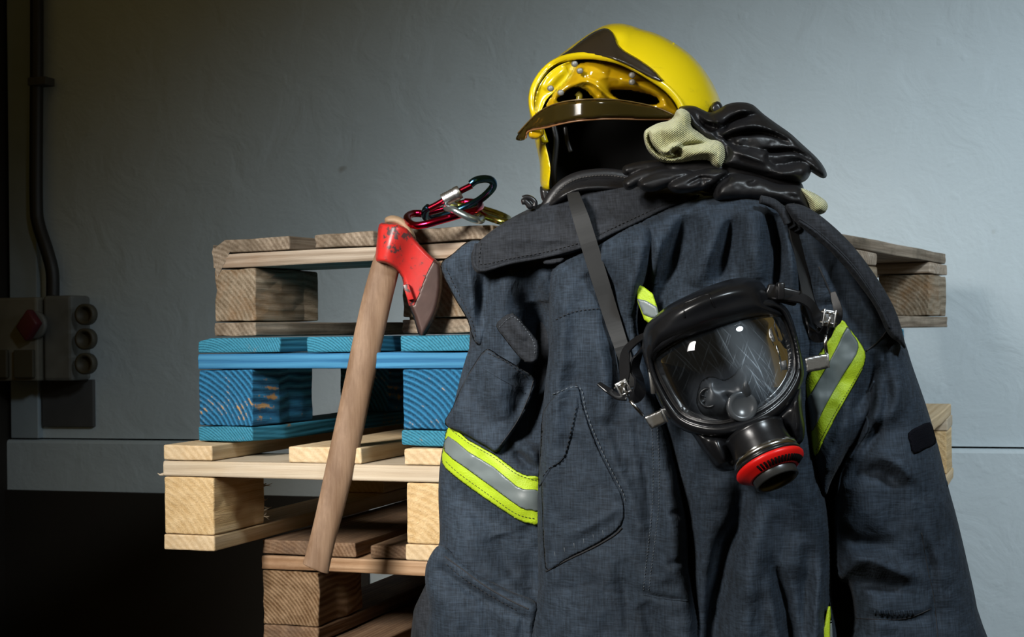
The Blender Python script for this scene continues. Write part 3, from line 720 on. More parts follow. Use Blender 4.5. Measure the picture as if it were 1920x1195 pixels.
# right body under the chest band
panelR = Surf([(1468, 395), (1500, 390), (1545, 420), (1600, 480), (1655, 580), (1692, 640), (1680, 720), (1640, 790), (1590, 850), (1560, 900), (1545, 930), (1525, 860), (1515, 780), (1500, 700), (1505, 600), (1490, 520), (1475, 450)],
    CY(-0.006), 30, 0.032, [
    ([(1520, 430), (1540, 500), (1560, 570)], 20, 0.008), ([(1490, 450), (1510, 520), (1525, 600)], 10, -0.010),
    ([(1600, 540), (1640, 600), (1665, 650)], 14, 0.008), ([(1640, 660), (1630, 720), (1600, 780)], 13, -0.010), ([(1600, 760), (1570, 830), (1550, 890)], 15, 0.008)], noise=0.002, nscale=40, seed=31)
panelR.build('front_panel', NAVY, coat, 5)
seam(panelR, [(1535, 500), (1555, 545), (1572, 590)], coat, THREAD, r=0.0009, lift=0.0002)
seam(panelR, [(1624, 658), (1645, 642), (1662, 622)], coat, THREAD, r=0.0010, lift=0.0002)
# right sleeve
sleeveR = Surf([(1640, 650), (1670, 625), (1692, 632), (1712, 690), (1738, 765), (1760, 840), (1776, 905), (1795, 975), (1815, 1060), (1832, 1140), (1850, 1270), (1605, 1270), (1602, 1160), (1592, 1100), (1568, 1080), (1563, 1000), (1566, 930), (1578, 870), (1600, 810), (1622, 740), (1632, 690)],
    CY(0.010), 55, 0.060, [
    ([(1640, 700), (1650, 760), (1625, 810), (1600, 870)], 15, 0.012),
    ([(1622, 760), (1610, 810), (1590, 850)], 12, -0.012),
    ([(1690, 690), (1680, 760), (1640, 800)], 16, 0.010),
    ([(1668, 710), (1655, 780), (1618, 850), (1590, 920)], 11, -0.011),
    ([(1640, 850), (1680, 870), (1720, 900)], 18, 0.009),
    ([(1600, 900), (1640, 885), (1690, 905)], 14, -0.007),
    ([(1585, 1060), (1630, 1050), (1690, 1075), (1715, 1080)], 14, 0.012),
    ([(1590, 1090), (1640, 1095), (1690, 1105)], 14, -0.010),
    ([(1570, 1000), (1620, 1020), (1680, 1020)], 16, -0.007),
    ([(1725, 1000), (1745, 1060), (1760, 1200)], 9, -0.006),
    ([(1620, 1150), (1690, 1165), (1750, 1150)], 8, -0.005),
    ([(1690, 800), (1705, 900), (1725, 1000)], 30, 0.006)], noise=0.003, nscale=48, seed=41)
sleeveR.build('sleeve', NAVY, coat, 6)
seam(sleeveR, [(1640, 715), (1622, 760), (1628, 800), (1600, 850), (1580, 885), (1572, 930)], coat, NAVY, r=0.0016, lift=0.0003)
seam(sleeveR, [(1728, 1000), (1738, 1060), (1752, 1130), (1762, 1250)], coat, THREAD, r=0.0006, lift=0.0001)
seam(sleeveR, [(1606, 1160), (1650, 1162), (1700, 1160), (1746, 1142)], coat, THREAD, r=0.0006, lift=0.0001)
for x in range(1640, 1720, 9): stitch(sleeveR, [(x, 1145), (x + 2, 1160)], coat, NAVY, dash=10, gap=3, lift=0.0006, r=0.0008)
Surf([(1766, 888), (1777, 905), (1776, 914), (1764, 906)], CY(0.0), 4, 0.003, smooth=2, back=0.004).build('loop', NAVY, coat, 3)
vp = patch(sleeveR, [(1703, 812), (1722, 800), (1744, 792), (1752, 812), (1755, 832), (1736, 842), (1714, 852), (1707, 832)], 0.0025, 0.003, 3, 2)
vp.build('velcro_patch', VELCRO, coat, 3, label='black velcro patch')
# right shoulder storm flap
flapR = Surf([(1472, 385), (1505, 385), (1548, 412), (1600, 462), (1650, 530), (1682, 590), (1698, 652), (1684, 642), (1664, 625), (1640, 575), (1600, 520), (1560, 475), (1520, 440), (1490, 415)], CY(-0.050), 12, 0.012, [([(1540, 420), (1600, 485), (1660, 580)], 12, 0.004)], back=0.030, noise=0.001)
flapR.build('storm_flap', BLACKCLOTH, coat, 5)
for off in (0, 5):
    seam(flapR, [(1498, 414 - off), (1530, 436 - off), (1570, 471 - off), (1608, 513 - off), (1646, 570 - off), (1668, 615 - off)], coat, BLACKCLOTH, r=0.0016 if off == 0 else 0.0008, lift=0.0006)
# shoulder pleats under the strap
for k, (dx, dy) in enumerate(((0, 0), (9, 7), (18, 13))):
    mb = MB(); q = catmull([(1425 + dx, 374 + dy * 0.3), (1450 + dx, 381 + dy), (1468 + dx, 398 + dy), (1478 + dx, 420 + dy)], 6)
    tube(mb, R(q[:, 0], q[:, 1], 1.475 + 0.004 * k), [0.0045] * len(q), 8); mb.build('pleat', BLACKCLOTH, coat)
# reflective bands
bandR = patch(panelR, [(1576, 598), (1592, 615), (1610, 638), (1622.5, 660), (1621, 684), (1604, 720), (1570, 778), (1545, 826), (1529, 856), (1520, 838), (1511, 790), (1503, 738), (1515, 705), (1533, 668), (1556, 632)], 0.0035, 0.002, 3, 2)
bR = bandR.build('reflective_band', LIME, coat, 2.4)
sR = patch(bandR, [(1588, 613), (1598, 627), (1609, 643), (1606, 665), (1580, 706), (1550, 758), (1524, 808), (1516, 800), (1507, 762), (1520, 738), (1546, 694), (1572, 645)], 0.0012, 0.001, 2, 2)
sR.build('silver_stripe', SILVERTAPE, bR, 2.4)
stitch(bandR, [(1616, 690), (1598, 720), (1564, 778), (1542, 820), (1529, 846)], bR, THREAD, dash=3, gap=3, r=0.0003, lift=0.0006)
stitch(bandR, [(1572, 606), (1552, 640), (1528, 684), (1510, 722)], bR, THREAD, dash=3, gap=3, r=0.0003, lift=0.0006)
bandR2 = patch(panelR, [(1496, 620), (1503, 632), (1511, 650), (1514, 668), (1508, 672), (1500, 655)], 0.003, 0.002, 2, 2); bandR2.build('reflective_band', LIME, coat, 3)
bandL = patch(sleeveL, [(842, 797), (878, 825), (926, 851), (969, 883), (990, 892), (1014, 897), (1014, 940), (1012, 984), (990, 982), (969, 975), (908, 935), (853, 895), (828, 868), (832, 835)], 0.0040, 0.003, 3, 2)
bL = bandL.build('reflective_band', LIME, coat, 2.4)
sL = patch(bandL, [(840, 818), (878, 847), (926, 876), (969, 912), (990, 918), (1013, 922), (1012, 958), (995, 957), (976, 953), (926, 917), (871, 877), (833, 847)], 0.0012, 0.001, 2, 2)
sL.build('silver_stripe', SILVERTAPE, bL, 2.4)
for pts in ([(848, 808), (880, 832), (926, 858), (968, 889), (1010, 903)], [(836, 866), (860, 888), (910, 924), (968, 964), (1008, 974)]):
    stitch(bandL, pts, bL, THREAD, dash=4, gap=3, r=0.00035, lift=0.0006)
bandT = patch(panelM, [(1188, 531), (1207, 539), (1222, 550), (1230, 572), (1234, 592), (1222, 602), (1208, 596), (1198, 574)], 0.004, 0.003, 3, 2)
bT = Surf([(1188, 531), (1207, 538), (1224, 551), (1232, 575), (1238, 602), (1222, 610), (1208, 600), (1196, 568)], CY(-0.050), 3, 0.002, smooth=1, back=0.008).build('reflective_band', LIME, coat, 3)
Surf([(1194, 560), (1212, 564), (1232, 576), (1236, 597), (1221, 596), (1206, 590)], CY(-0.0525), 2, 0.0008, smooth=1, back=0.003).build('silver_stripe', SILVERTAPE, bT, 3)
bB = Surf([(1556, 1128), (1560, 1200), (1562, 1265), (1530, 1265), (1537, 1200), (1546, 1170)], CY(-0.040), 3, 0.003, smooth=2, back=0.02).build('reflective_band', LIME, coat, 3)
Surf([(1558, 1150), (1562, 1200), (1564, 1265), (1556, 1265), (1556, 1200)], CY(-0.044), 2, 0.001, smooth=2, back=0.01).build('silver_stripe', SILVERTAPE, bB, 3)
# big shoulder flap / collar laid open, with its piped edge
collar = Surf([(884, 492), (886, 470), (908, 444), (950, 414), (1000, 388), (1050, 368), (1110, 352), (1180, 350), (1260, 358), (1312, 366), (1290, 378), (1245, 396), (1200, 419), (1150, 442), (1100, 466), (1050, 481), (1000, 489), (945, 500), (905, 513), (890, 508)], lambda X, Z: coatY(X, Z, -0.035) + 0.0005 * (450 - np.asarray(Z, float)).clip(0, 120), 10, 0.012, [
    ([(940, 440), (1010, 420), (1080, 410)], 26, 0.006), ([(1200, 375), (1230, 385), (1290, 372)], 9, -0.005), ([(1080, 440), (1130, 420), (1200, 400)], 14, 0.004), ([(1020, 470), (1080, 450), (1150, 430)], 10, -0.002)], noise=0.0012, nscale=30, back=0.030)
cl = collar.build('collar', BLACKCLOTH, coat, 4)
edge = [(893, 448 + 8), (889, 482), (893, 502), (910, 506), (955, 493), (1010, 483), (1050, 474), (1100, 459), (1150, 435), (1200, 412), (1250, 388), (1300, 370)]
seam(collar, edge, cl, BLACKCLOTH, 'piping', r=0.0022, lift=0.0)
edge2 = [(902, 456), (899, 482), (903, 496), (955, 485), (1010, 475), (1050, 466), (1100, 451), (1150, 427), (1200, 404), (1250, 381)]
stitch(collar, edge2, cl, THREAD, dash=4, gap=4)
Surf([(1018, 488), (1040, 483), (1058, 484), (1052, 492), (1025, 497)], CY(-0.036), 3, 0.004, smooth=3, back=0.006).build('hanger_loop', BLACKCLOTH, coat, 3)
# rounded top of the coat where it lies over the pallet
top = Surf([(1030, 388), (1060, 372), (1120, 358), (1300, 358), (1460, 374), (1510, 388), (1460, 394), (1300, 394), (1100, 392)], lambda X, Z: coatY(X, Z, 0.17), 16, 0.16, back=0.06)
top.build('yoke', NAVY, coat, 8)
# collar roll / leather neck guard seen under the helmet and loose webbing
# ------------------------------------------------------------ helmet
YEL = simple('yellow_helmet_paint', (0.62, 0.46, 0.004), 0.26, spec=0.5, coat=0.6, bump=0.03, bscale=30)
def worn_yellow():
    m_, nt, b = newmat('scuffed_yellow_paint'); b.inputs['Roughness'].default_value = 0.28; b.inputs['Coat Weight'].default_value = 0.5; b.inputs['Coat Roughness'].default_value = 0.15
    tc = nd(nt, 'ShaderNodeTexCoord')
    mp = nd(nt, 'ShaderNodeMapping'); mp.inputs['Scale'].default_value = (40, 60, 140); mp.inputs['Rotation'].default_value = (0, 0.6, 0); lk(nt, tc.outputs['Object'], mp.inputs['Vector'])
    n = nd(nt, 'ShaderNodeTexNoise'); n.inputs['Scale'].default_value = 1; n.inputs['Detail'].default_value = 8; n.inputs['Roughness'].default_value = 0.7; lk(nt, mp.outputs[0], n.inputs['Vector'])
    n2 = nd(nt, 'ShaderNodeTexNoise'); n2.inputs['Scale'].default_value = 9; n2.inputs['Detail'].default_value = 3; lk(nt, tc.outputs['Object'], n2.inputs['Vector'])
    mu = nd(nt, 'ShaderNodeMath', operation='MULTIPLY'); lk(nt, n.outputs['Fac'], mu.inputs[0]); lk(nt, n2.outputs['Fac'], mu.inputs[1])
    r = ramp(nt, mu.outputs[0], [(0.32, (0.64, 0.48, 0.004)), (0.48, (0.14, 0.11, 0.03))]); lk(nt, r.outputs[0], b.inputs['Base Color'])
    return m_
WYEL = worn_yellow()
AMBER = simple('amber_plastic', (0.50, 0.30, 0.005), 0.12, spec=0.6, coat=1.0)
DKBROWN = simple('dark_brown_lacquer', (0.022, 0.016, 0.010), 0.28, coat=0.4)
LINER = simple('black_helmet_lining', (0.004, 0.004, 0.004), 0.85, spec=0.15)
def glassy(name, tint, gl_rough, trans=0.8, scratch=0.0, haze=(0.5, 0.6, 0.7), film=0.0):
    m_, nt, b = newmat(name); nt.nodes.remove(b)
    out = [n for n in nt.nodes if n.type == 'OUTPUT_MATERIAL'][0]
    tr = nd(nt, 'ShaderNodeBsdfTransparent'); tr.inputs[0].default_value = (*tint, 1)
    gl = nd(nt, 'ShaderNodeBsdfGlossy'); gl.inputs['Roughness'].default_value = gl_rough; gl.inputs[0].default_value = (1, 1, 1, 1)
    fr = nd(nt, 'ShaderNodeFresnel'); fr.inputs[0].default_value = 1.45
    mx = nd(nt, 'ShaderNodeMixShader'); lk(nt, fr.outputs[0], mx.inputs[0]); lk(nt, tr.outputs[0], mx.inputs[1]); lk(nt, gl.outputs[0], mx.inputs[2])
    last = mx
    if film:
        df = nd(nt, 'ShaderNodeBsdfDiffuse'); df.inputs[0].default_value = (0.070, 0.050, 0.012, 1)
        mm = nd(nt, 'ShaderNodeMixShader'); mm.inputs[0].default_value = film; lk(nt, tr.outputs[0], mm.inputs[1]); lk(nt, df.outputs[0], mm.inputs[2]); lk(nt, mm.outputs[0], mx.inputs[1])
    if scratch:
        tc = nd(nt, 'ShaderNodeTexCoord'); hs = []
        for rot, sc in ((0.45, (0.004, 0.1, 0.10)), (0.75, (0.0035, 0.1, 0.08)), (-0.35, (0.0025, 0.1, 0.05))):
            mp = nd(nt, 'ShaderNodeMapping'); mp.vector_type = 'TEXTURE'; mp.inputs['Rotation'].default_value = (0, -rot, 0); mp.inputs['Scale'].default_value = sc; lk(nt, tc.outputs['Object'], mp.inputs['Vector'])
            n = nd(nt, 'ShaderNodeTexNoise'); n.inputs['Scale'].default_value = 1.5; n.inputs['Detail'].default_value = 3; n.inputs['Distortion'].default_value = 0.4; lk(nt, mp.outputs[0], n.inputs['Vector'])
            r = ramp(nt, n.outputs['Fac'], [(0.60, (0, 0, 0)), (0.72, (1, 1, 1))]); hs.append(r)
        a1 = nd(nt, 'ShaderNodeMath', operation='ADD'); lk(nt, hs[0].outputs[0], a1.inputs[0]); lk(nt, hs[1].outputs[0], a1.inputs[1])
        a2 = nd(nt, 'ShaderNodeMath', operation='ADD'); lk(nt, a1.outputs[0], a2.inputs[0]); lk(nt, hs[2].outputs[0], a2.inputs[1])
        # scuffing gathers in one worn area of the pane
        nb = nd(nt, 'ShaderNodeTexNoise'); nb.inputs['Scale'].default_value = 16; nb.inputs['Detail'].default_value = 4; lk(nt, tc.outputs['Object'], nb.inputs['Vector'])
        mq = nd(nt, 'ShaderNodeMapping'); mq.vector_type = 'TEXTURE'; mq.inputs['Location'].default_value = (0.021, 0.0, 0.006); mq.inputs['Rotation'].default_value = (0, -0.55, 0); mq.inputs['Scale'].default_value = (0.030, 0.2, 0.075); lk(nt, tc.outputs['Object'], mq.inputs['Vector'])
        gs = nd(nt, 'ShaderNodeTexGradient'); gs.gradient_type = 'SPHERICAL'; lk(nt, mq.outputs[0], gs.inputs['Vector'])
        gm = nd(nt, 'ShaderNodeMath', operation='MULTIPLY'); lk(nt, gs.outputs['Fac'], gm.inputs[0]); lk(nt, nb.outputs['Fac'], gm.inputs[1])
        rb = ramp(nt, gm.outputs[0], [(0.02, (0.03, 0.03, 0.03)), (0.45, (1, 1, 1))])
        mu = nd(nt, 'ShaderNodeMath', operation='MULTIPLY'); lk(nt, a2.outputs[0], mu.inputs[0]); lk(nt, rb.outputs[0], mu.inputs[1])
        mb_ = nd(nt, 'ShaderNodeMath', operation='MULTIPLY_ADD'); lk(nt, mu.outputs[0], mb_.inputs[0]); rs_ = nd(nt, 'ShaderNodeMath', operation='MULTIPLY'); lk(nt, rb.outputs[0], rs_.inputs[0]); rs_.inputs[1].default_value = 0.22; lk(nt, rs_.outputs[0], mb_.inputs[2])
        m3 = nd(nt, 'ShaderNodeMath', operation='MULTIPLY'); mb_.inputs[1].default_value = scratch; lk(nt, mb_.outputs[0], m3.inputs[0]); m3.inputs[1].default_value = 0.95
        df = nd(nt, 'ShaderNodeBsdfDiffuse'); df.inputs[0].default_value = (*haze, 1)
        mm = nd(nt, 'ShaderNodeMixShader'); lk(nt, m3.outputs[0], mm.inputs[0]); lk(nt, mx.outputs[0], mm.inputs[1]); lk(nt, df.outputs[0], mm.inputs[2]); last = mm
    lk(nt, last.outputs[0], out.inputs['Surface'])
    return m_
VISORG = glassy('smoked_amber_visor', (0.42, 0.30, 0.10), 0.10, film=0.30)
CLEAR = glassy('clear_scratched_polycarbonate', (0.93, 0.95, 0.97), 0.03, scratch=0.55)

helm = thing('firefighter_helmet', 'yellow firefighter helmet with dark brown crown trim and smoked visor on top of coat', 'helmet', tuple(R(1170, 360, 1.74)))
HO = [(1020, 361), (1012, 305), (1003, 264), (994, 219), (990, 186), (996, 160), (1012, 136), (1037, 114), (1054, 100), (1080, 80), (1110, 60), (1133, 48), (1157, 44), (1180, 47), (1200, 54), (1230, 63), (1260, 78), (1294, 102), (1320, 131), (1340, 164), (1352, 200), (1345, 250), (1322, 300), (1290, 340), (1240, 362), (1160, 366), (1080, 366)]
HI = [(1033, 358), (1032, 313), (1023, 272), (1012, 235), (1003, 210), (1001, 186), (1006, 162), (1022, 136), (1044, 119), (1070, 110), (1100, 108), (1130, 111), (1160, 118), (1192, 133), (1225, 153), (1250, 172), (1270, 196), (1284, 225), (1286, 270), (1270, 320), (1235, 350), (1150, 358), (1080, 360)]
shell = Surf(HO, 1.72, 135, 0.105, [([(1120, 66), (1150, 54), (1185, 60)], 16, 0.012), ([(1196, 62), (1166, 76), (1158, 92), (1176, 112), (1230, 145)], 9, -0.004)], smooth=5, back=0.13, backR=140)
def ring_sheet(S, hole, th, step=5):
    """outer face with an opening, inner face, rim wall and closed back, one mesh"""
    S2 = Surf(S.poly, S.Y, S.R, S.bulge, S.strokes, smooth=0, back=S.back, backR=S.bR); S2.poly = S.poly; S2.holes = [catmull(hole, 5, True)]
    # borrow the triangulation
    keep = S2.dist
    V2 = None
    poly = S2.poly
    def resample(P, st):
        P = np.vstack([P, P[:1]]); L = np.r_[0, np.cumsum(np.hypot(*np.diff(P, axis=0).T))]
        n = max(8, int(L[-1] / st)); q = np.linspace(0, L[-1], n, endpoint=False)
        return np.c_[np.interp(q, L, P[:, 0]), np.interp(q, L, P[:, 1])]
    def tri(loops, stp):
        x0, y0 = loops[0].min(0); x1, y1 = loops[0].max(0)
        X, Z = np.meshgrid(np.arange(x0, x1, stp), np.arange(y0, y1, stp * 0.866)); X = X + (np.arange(X.shape[0])[:, None] % 2) * stp / 2; X = X.ravel(); Z = Z.ravel()
        ok = inside(X, Z, loops[0]); d = seg_dist(X, Z, loops[0], True)
        for h in loops[1:]: ok &= ~inside(X, Z, h); d = np.minimum(d, seg_dist(X, Z, h, True))
        ok &= d > stp * 0.45
        P = np.vstack(loops + [np.c_[X[ok], Z[ok]]]); E = []; k = 0
        for l in loops: E += [(k + i, k + (i + 1) % len(l)) for i in range(len(l))]; k += len(l)
        vo, eo, fo, ov, oe, of = delaunay_2d_cdt([Vector(p) for p in P], E, [], 0, 1e-6)
        V = np.array([tuple(v) for v in vo]); F = np.array([f for f in fo if len(f) == 3]); c = V[F].mean(1)
        k_ = inside(c[:, 0], c[:, 1], loops[0])
        for h in loops[1:]: k_ &= ~inside(c[:, 0], c[:, 1], h)
        return V, F[k_]
    LO = resample(poly, step * 0.8); LH = resample(S2.holes[0], step * 0.8)
    Va, Fa = tri([LO, LH], step); Vb, Fb = tri([LO], step)
    da = np.where(seg_dist(Va[:, 0], Va[:, 1], LO, True) < 1e-3, 0, seg_dist(Va[:, 0], Va[:, 1], LO, True))
    fr = S.Y(Va[:, 0], Va[:, 1]) - (S.bulge * S.prof(da, S.R) + S.relief(Va[:, 0], Va[:, 1]) * S.prof(da, S.R))
    A = R(Va[:, 0], Va[:, 1], fr); Bi = R(Va[:, 0], Va[:, 1], fr + th * np.clip(da / 6, 0, 1))
    db = seg_dist(Vb[:, 0], Vb[:, 1], LO, True); db = np.where(db < 1e-3, 0, db)
    Bk = R(Vb[:, 0], Vb[:, 1], S.Y(Vb[:, 0], Vb[:, 1]) + S.back * S.prof(db, S.bR))
    na, nb = len(Va), len(Vb)
    V = np.vstack([A, Bi, Bk]); F = [tuple(f) for f in Fa] + [tuple(f[::-1] + na) for f in Fa] + [tuple(f[::-1] + 2 * na) for f in Fb]
    # rim wall around the opening
    hl = []
    for p in LH: hl.append(int(np.argmin((Va[:, 0] - p[0]) ** 2 + (Va[:, 1] - p[1]) ** 2)))
    for i in range(len(hl)):
        a, b_ = hl[i], hl[(i + 1) % len(hl)]; F.append((a, b_, b_ + na, a + na))
    return V, F
V, F = ring_sheet(shell, HI, 0.006, 4)
sh = mesh_obj('shell', V, F, WYEL, helm, True)
bm = bmesh.new(); bm.from_mesh(sh.data); bmesh.ops.remove_doubles(bm, verts=bm.verts, dist=0.00005); bm.to_mesh(sh.data); bm.free()
# raised lip around the opening
q = catmull([(1022, 268), (1011, 235), (1001, 210), (998, 186), (1003, 161), (1020, 134), (1043, 116), (1070, 107), (1100, 104.5), (1130, 107), (1161, 114), (1194, 129), (1227, 149), (1253, 168), (1273, 192), (1284, 220)], 6)
mb = MB(); tube(mb, shell.on(q[:, 0], q[:, 1], -0.001), [0.0042] * len(q), 10); mb.build('brow_rim', WYEL, helm)
for k, (x, y) in enumerate([(1014, 292), (1020, 330)]): pass
# dark brown trim on the crown
trim = patch(shell, [(1049, 107), (1070, 92), (1090, 76), (1110, 62), (1128, 54), (1140, 54), (1150, 62), (1156, 74), (1160, 84), (1173, 96), (1200, 112), (1226, 131), (1240, 146), (1246, 153), (1238, 154), (1222, 148), (1190, 130), (1160, 116), (1130, 107), (1100, 102), (1072, 103)], 0.0050, 0.0030, 5, 4)
trim.build('crown_trim', DKBROWN, helm, 3)
# lining bowl
bowl = Surf(HI, 1.71, 90, -0.085, smooth=4, back=0.095, backR=90)
bowl.build('lining', LINER, helm, 7)
# inner yellow cheek of the shell behind the brow, left
ick = Surf([(1004, 214), (1003, 190), (1010, 164), (1026, 140), (1048, 123), (1074, 114), (1079, 122), (1066, 146), (1046, 167), (1027, 184), (1016, 205), (1012, 222)], 1.675, 14, -0.006, smooth=4, back=0.010, strokes=[([(1020, 170), (1040, 145), (1062, 125)], 12, 0.006)])
ick.build('inner_brow', YEL, helm, 3)
# amber inner visor with nose bridge
AD = Surf([(1016, 226), (1020, 205), (1030, 184), (1048, 164), (1066, 145), (1078, 124), (1092, 116), (1118, 114), (1150, 119), (1186, 132), (1222, 153), (1248, 172), (1266, 194), (1276, 214), (1262, 219), (1226, 206), (1165, 196), (1110, 193), (1066, 196), (1030, 216)],
    1.672, 60, 0.030, [([(1040, 196), (1062, 172), (1082, 158), (1098, 153), (1114, 158), (1128, 170), (1146, 182), (1166, 190)], 4.5, 0.010), ([(1088, 168), (1098, 162), (1108, 168), (1120, 182), (1134, 188)], 3, 0.006), ([(1100, 128), (1120, 126), (1145, 134)], 14, 0.008), ([(1160, 150), (1200, 160), (1240, 180)], 12, 0.006), ([(1240, 176), (1256, 192), (1266, 208)], 6, -0.005)],
    holes=[[(1147, 171.5), (1158, 170), (1176, 171), (1198, 175), (1218, 180), (1231, 186), (1234, 191), (1224, 194), (1200, 193), (1176, 189), (1158, 182)],
           [(1046, 188), (1060, 175), (1074, 167), (1088, 167), (1098, 172), (1106, 180), (1112, 187), (1090, 189), (1064, 190)]], smooth=4, back=0.006)
AD.build('inner_visor', AMBER, helm, 3)
mb = MB(); q = catmull([(1082, 174), (1087, 180), (1086, 188), (1090, 193)], 5); tube(mb, R(q[:, 0], q[:, 1], 1.675), 0.004, 8); mb.build('adjuster_knob', simple('olive_plastic', (0.25, 0.20, 0.02), 0.3), helm)
# screws
for x, y in ((1078, 120), (1033, 166), (1186, 141), (1186, 154), (1052, 174), (1088, 133)):
    mb = MB(); lathe(mb, R(x, y, 1.640), (0.25, -1, -0.2), [(-0.004, 0.0034), (0.0006, 0.0034), (0.0016, 0.0022), (0.0017, 0)], 14); mb.build('screw', simple('dull_screw_steel', (0.28, 0.27, 0.25), 0.5, 0.4), helm)
# smoked outer visor
vis = Surf([(967, 261), (974, 248), (992, 227), (1012, 209), (1038, 196), (1068, 189), (1110, 186.5), (1163, 188), (1222, 199), (1264, 216), (1258, 223), (1200, 223), (1140, 222), (1090, 225), (1058, 230), (1025, 238), (1000, 243), (990, 246), (986, 256), (984, 262), (975, 264)],
    lambda X, Z: 1.63 - 0.035 * np.exp(-((np.asarray(X) - 1110) / 90.0) ** 2) + 0.0005 * np.clip(1040 - np.asarray(X), 0, 100), 6, 0.006, smooth=3, back=0.004)
vo = vis.build('visor', VISORG, helm, 4)
mb = MB(); q = catmull([(986, 259), (992, 246), (1025, 239), (1058, 231), (1090, 226), (1140, 223), (1200, 224), (1258, 224)], 6)
tube(mb, R(q[:, 0], q[:, 1], vis.Y(q[:, 0], q[:, 1]) - 0.001), 0.0011, 8); mb.build('visor_edge', simple('copper_brown_edge', (0.22, 0.10, 0.04), 0.35), vo)
mb = MB(); q = catmull([(971, 250), (992, 227), (1012, 209), (1038, 196), (1068, 189), (1110, 186), (1163, 188), (1222, 199), (1264, 216)], 6)
tube(mb, R(q[:, 0], q[:, 1], vis.Y(q[:, 0], q[:, 1]) - 0.001), 0.0008, 8); mb.build('visor_edge', simple('dark_amber_edge', (0.10, 0.06, 0.015), 0.3), vo)
Surf([(1130, 196), (1162, 197), (1158, 218), (1128, 215)], 1.606, 3, 0.001, smooth=1, back=0.001).build('visor_sticker', simple('dull_olive_film', (0.10, 0.075, 0.02), 0.5), vo, 4)
Surf([(991, 243), (1006, 240), (1018, 240), (1020, 252), (1012, 261), (998, 261), (991, 256)], 1.655, 6, 0.010, smooth=3, back=0.012).build('visor_pivot', AMBER, helm, 3)
# black trim pieces: rear corner, strap anchor, inner webbing
Surf([(1332, 206), (1334, 196), (1340, 191), (1349, 191), (1356, 202), (1352, 214), (1340, 216)], 1.66, 6, 0.012, smooth=3, back=0.03).build('rear_buffer', BLACKP, helm, 3)
Surf([(1013, 350), (1020, 352), (1032, 356), (1033, 372), (1026, 380), (1017, 377), (1013, 364)], 1.69, 6, 0.014, smooth=3, back=0.02).build('strap_anchor', BLACKP, helm, 3)
mb = MB(); q = catmull([(1038, 236), (1043, 262), (1041, 290), (1038, 320), (1040, 352)], 6); tube(mb, R(q[:, 0], q[:, 1], 1.70), 0.0035, 8, flat=0.4); mb.build('chin_strap', BLACKP, helm)
mb = MB(); q = catmull([(1060, 238), (1063, 262), (1070, 285)], 6); tube(mb, R(q[:, 0], q[:, 1], 1.72), 0.003, 8, flat=0.4); mb.build('chin_strap', BLACKP, helm)
# leather neck guard rolls
q = catmull([(1026, 384), (1040, 362), (1060, 342), (1084, 330), (1111, 325), (1140, 324), (1180, 330), (1240, 345), (1280, 360)], 8)
mb = MB(); tube(mb, R(q[:, 0], q[:, 1] + 6, 1.635), [0.0085] * len(q), 14); ng = mb.build('neck_guard', LEATHER, helm)
mb = MB()
s_ = 0
L_ = np.r_[0, np.cumsum(np.hypot(*np.diff(q, axis=0).T))]
while s_ + 4 < L_[-1] - 60:
    t = np.linspace(s_, s_ + 3, 3); tube(mb, R(np.interp(t, L_, q[:, 0]), np.interp(t, L_, q[:, 1]) + 5, 1.6255), 0.0004, 5); s_ += 6
mb.build('stitching', simple('leather_thread', (0.08, 0.07, 0.06), 0.7), ng)
Surf([(1024, 392), (1034, 372), (1056, 352), (1090, 338), (1130, 334), (1200, 340), (1290, 350), (1400, 356), (1430, 372), (1310, 380), (1240, 380), (1120, 380), (1060, 384)], 1.635, 14, 0.022, [([(1040, 376), (1080, 356), (1130, 352), (1200, 356)], 7, 0.010), ([(1050, 384), (1090, 366), (1140, 364), (1180, 368)], 5, -0.006)], smooth=4, back=0.02, noise=0.002).build('neck_guard', LEATHER, helm, 4)

# ------------------------------------------------------------ gloves
KNIT = CREAM
def knit():
    m_, nt, b = newmat('cream_ribbed_knit'); b.inputs['Roughness'].default_value = 0.95; b.inputs['Specular IOR Level'].default_value = 0.1
    b.inputs['Sheen Weight'].default_value = 0.3
    tc = nd(nt, 'ShaderNodeTexCoord')
    w = nd(nt, 'ShaderNodeTexWave'); w.inputs['Scale'].default_value = 190; w.inputs['Distortion'].default_value = 2.5; w.inputs['Detail'].default_value = 2; w.inputs['Detail Scale'].default_value = 0.15; w.bands_direction = 'Z'
    mp = nd(nt, 'ShaderNodeMapping'); mp.inputs['Rotation'].default_value = (0, math.radians(35), 0); lk(nt, tc.outputs['Object'], mp.inputs['Vector']); lk(nt, mp.outputs[0], w.inputs['Vector'])
    n = nd(nt, 'ShaderNodeTexNoise'); n.inputs['Scale'].default_value = 40; n.inputs['Detail'].default_value = 6; lk(nt, tc.outputs['Object'], n.inputs['Vector'])
    r = ramp(nt, n.outputs['Fac'], [(0.3, (0.40, 0.39, 0.19)), (0.7, (0.54, 0.53, 0.30))]); lk(nt, r.outputs[0], b.inputs['Base Color'])
    bp = nd(nt, 'ShaderNodeBump'); bp.inputs['Strength'].default_value = 0.9; bp.inputs['Distance'].default_value = 0.0012; lk(nt, w.outputs['Fac'], bp.inputs['Height'])
    n3 = nd(nt, 'ShaderNodeTexNoise'); n3.inputs['Scale'].default_value = 900; lk(nt, tc.outputs['Object'], n3.inputs['Vector'])
    b2 = nd(nt, 'ShaderNodeBump'); b2.inputs['Strength'].default_value = 0.4; b2.inputs['Distance'].default_value = 0.001; lk(nt, n3.outputs['Fac'], b2.inputs['Height']); lk(nt, bp.outputs[0], b2.inputs['Normal']); lk(nt, b2.outputs[0], b.inputs['Normal'])
    return m_
KNIT = knit()
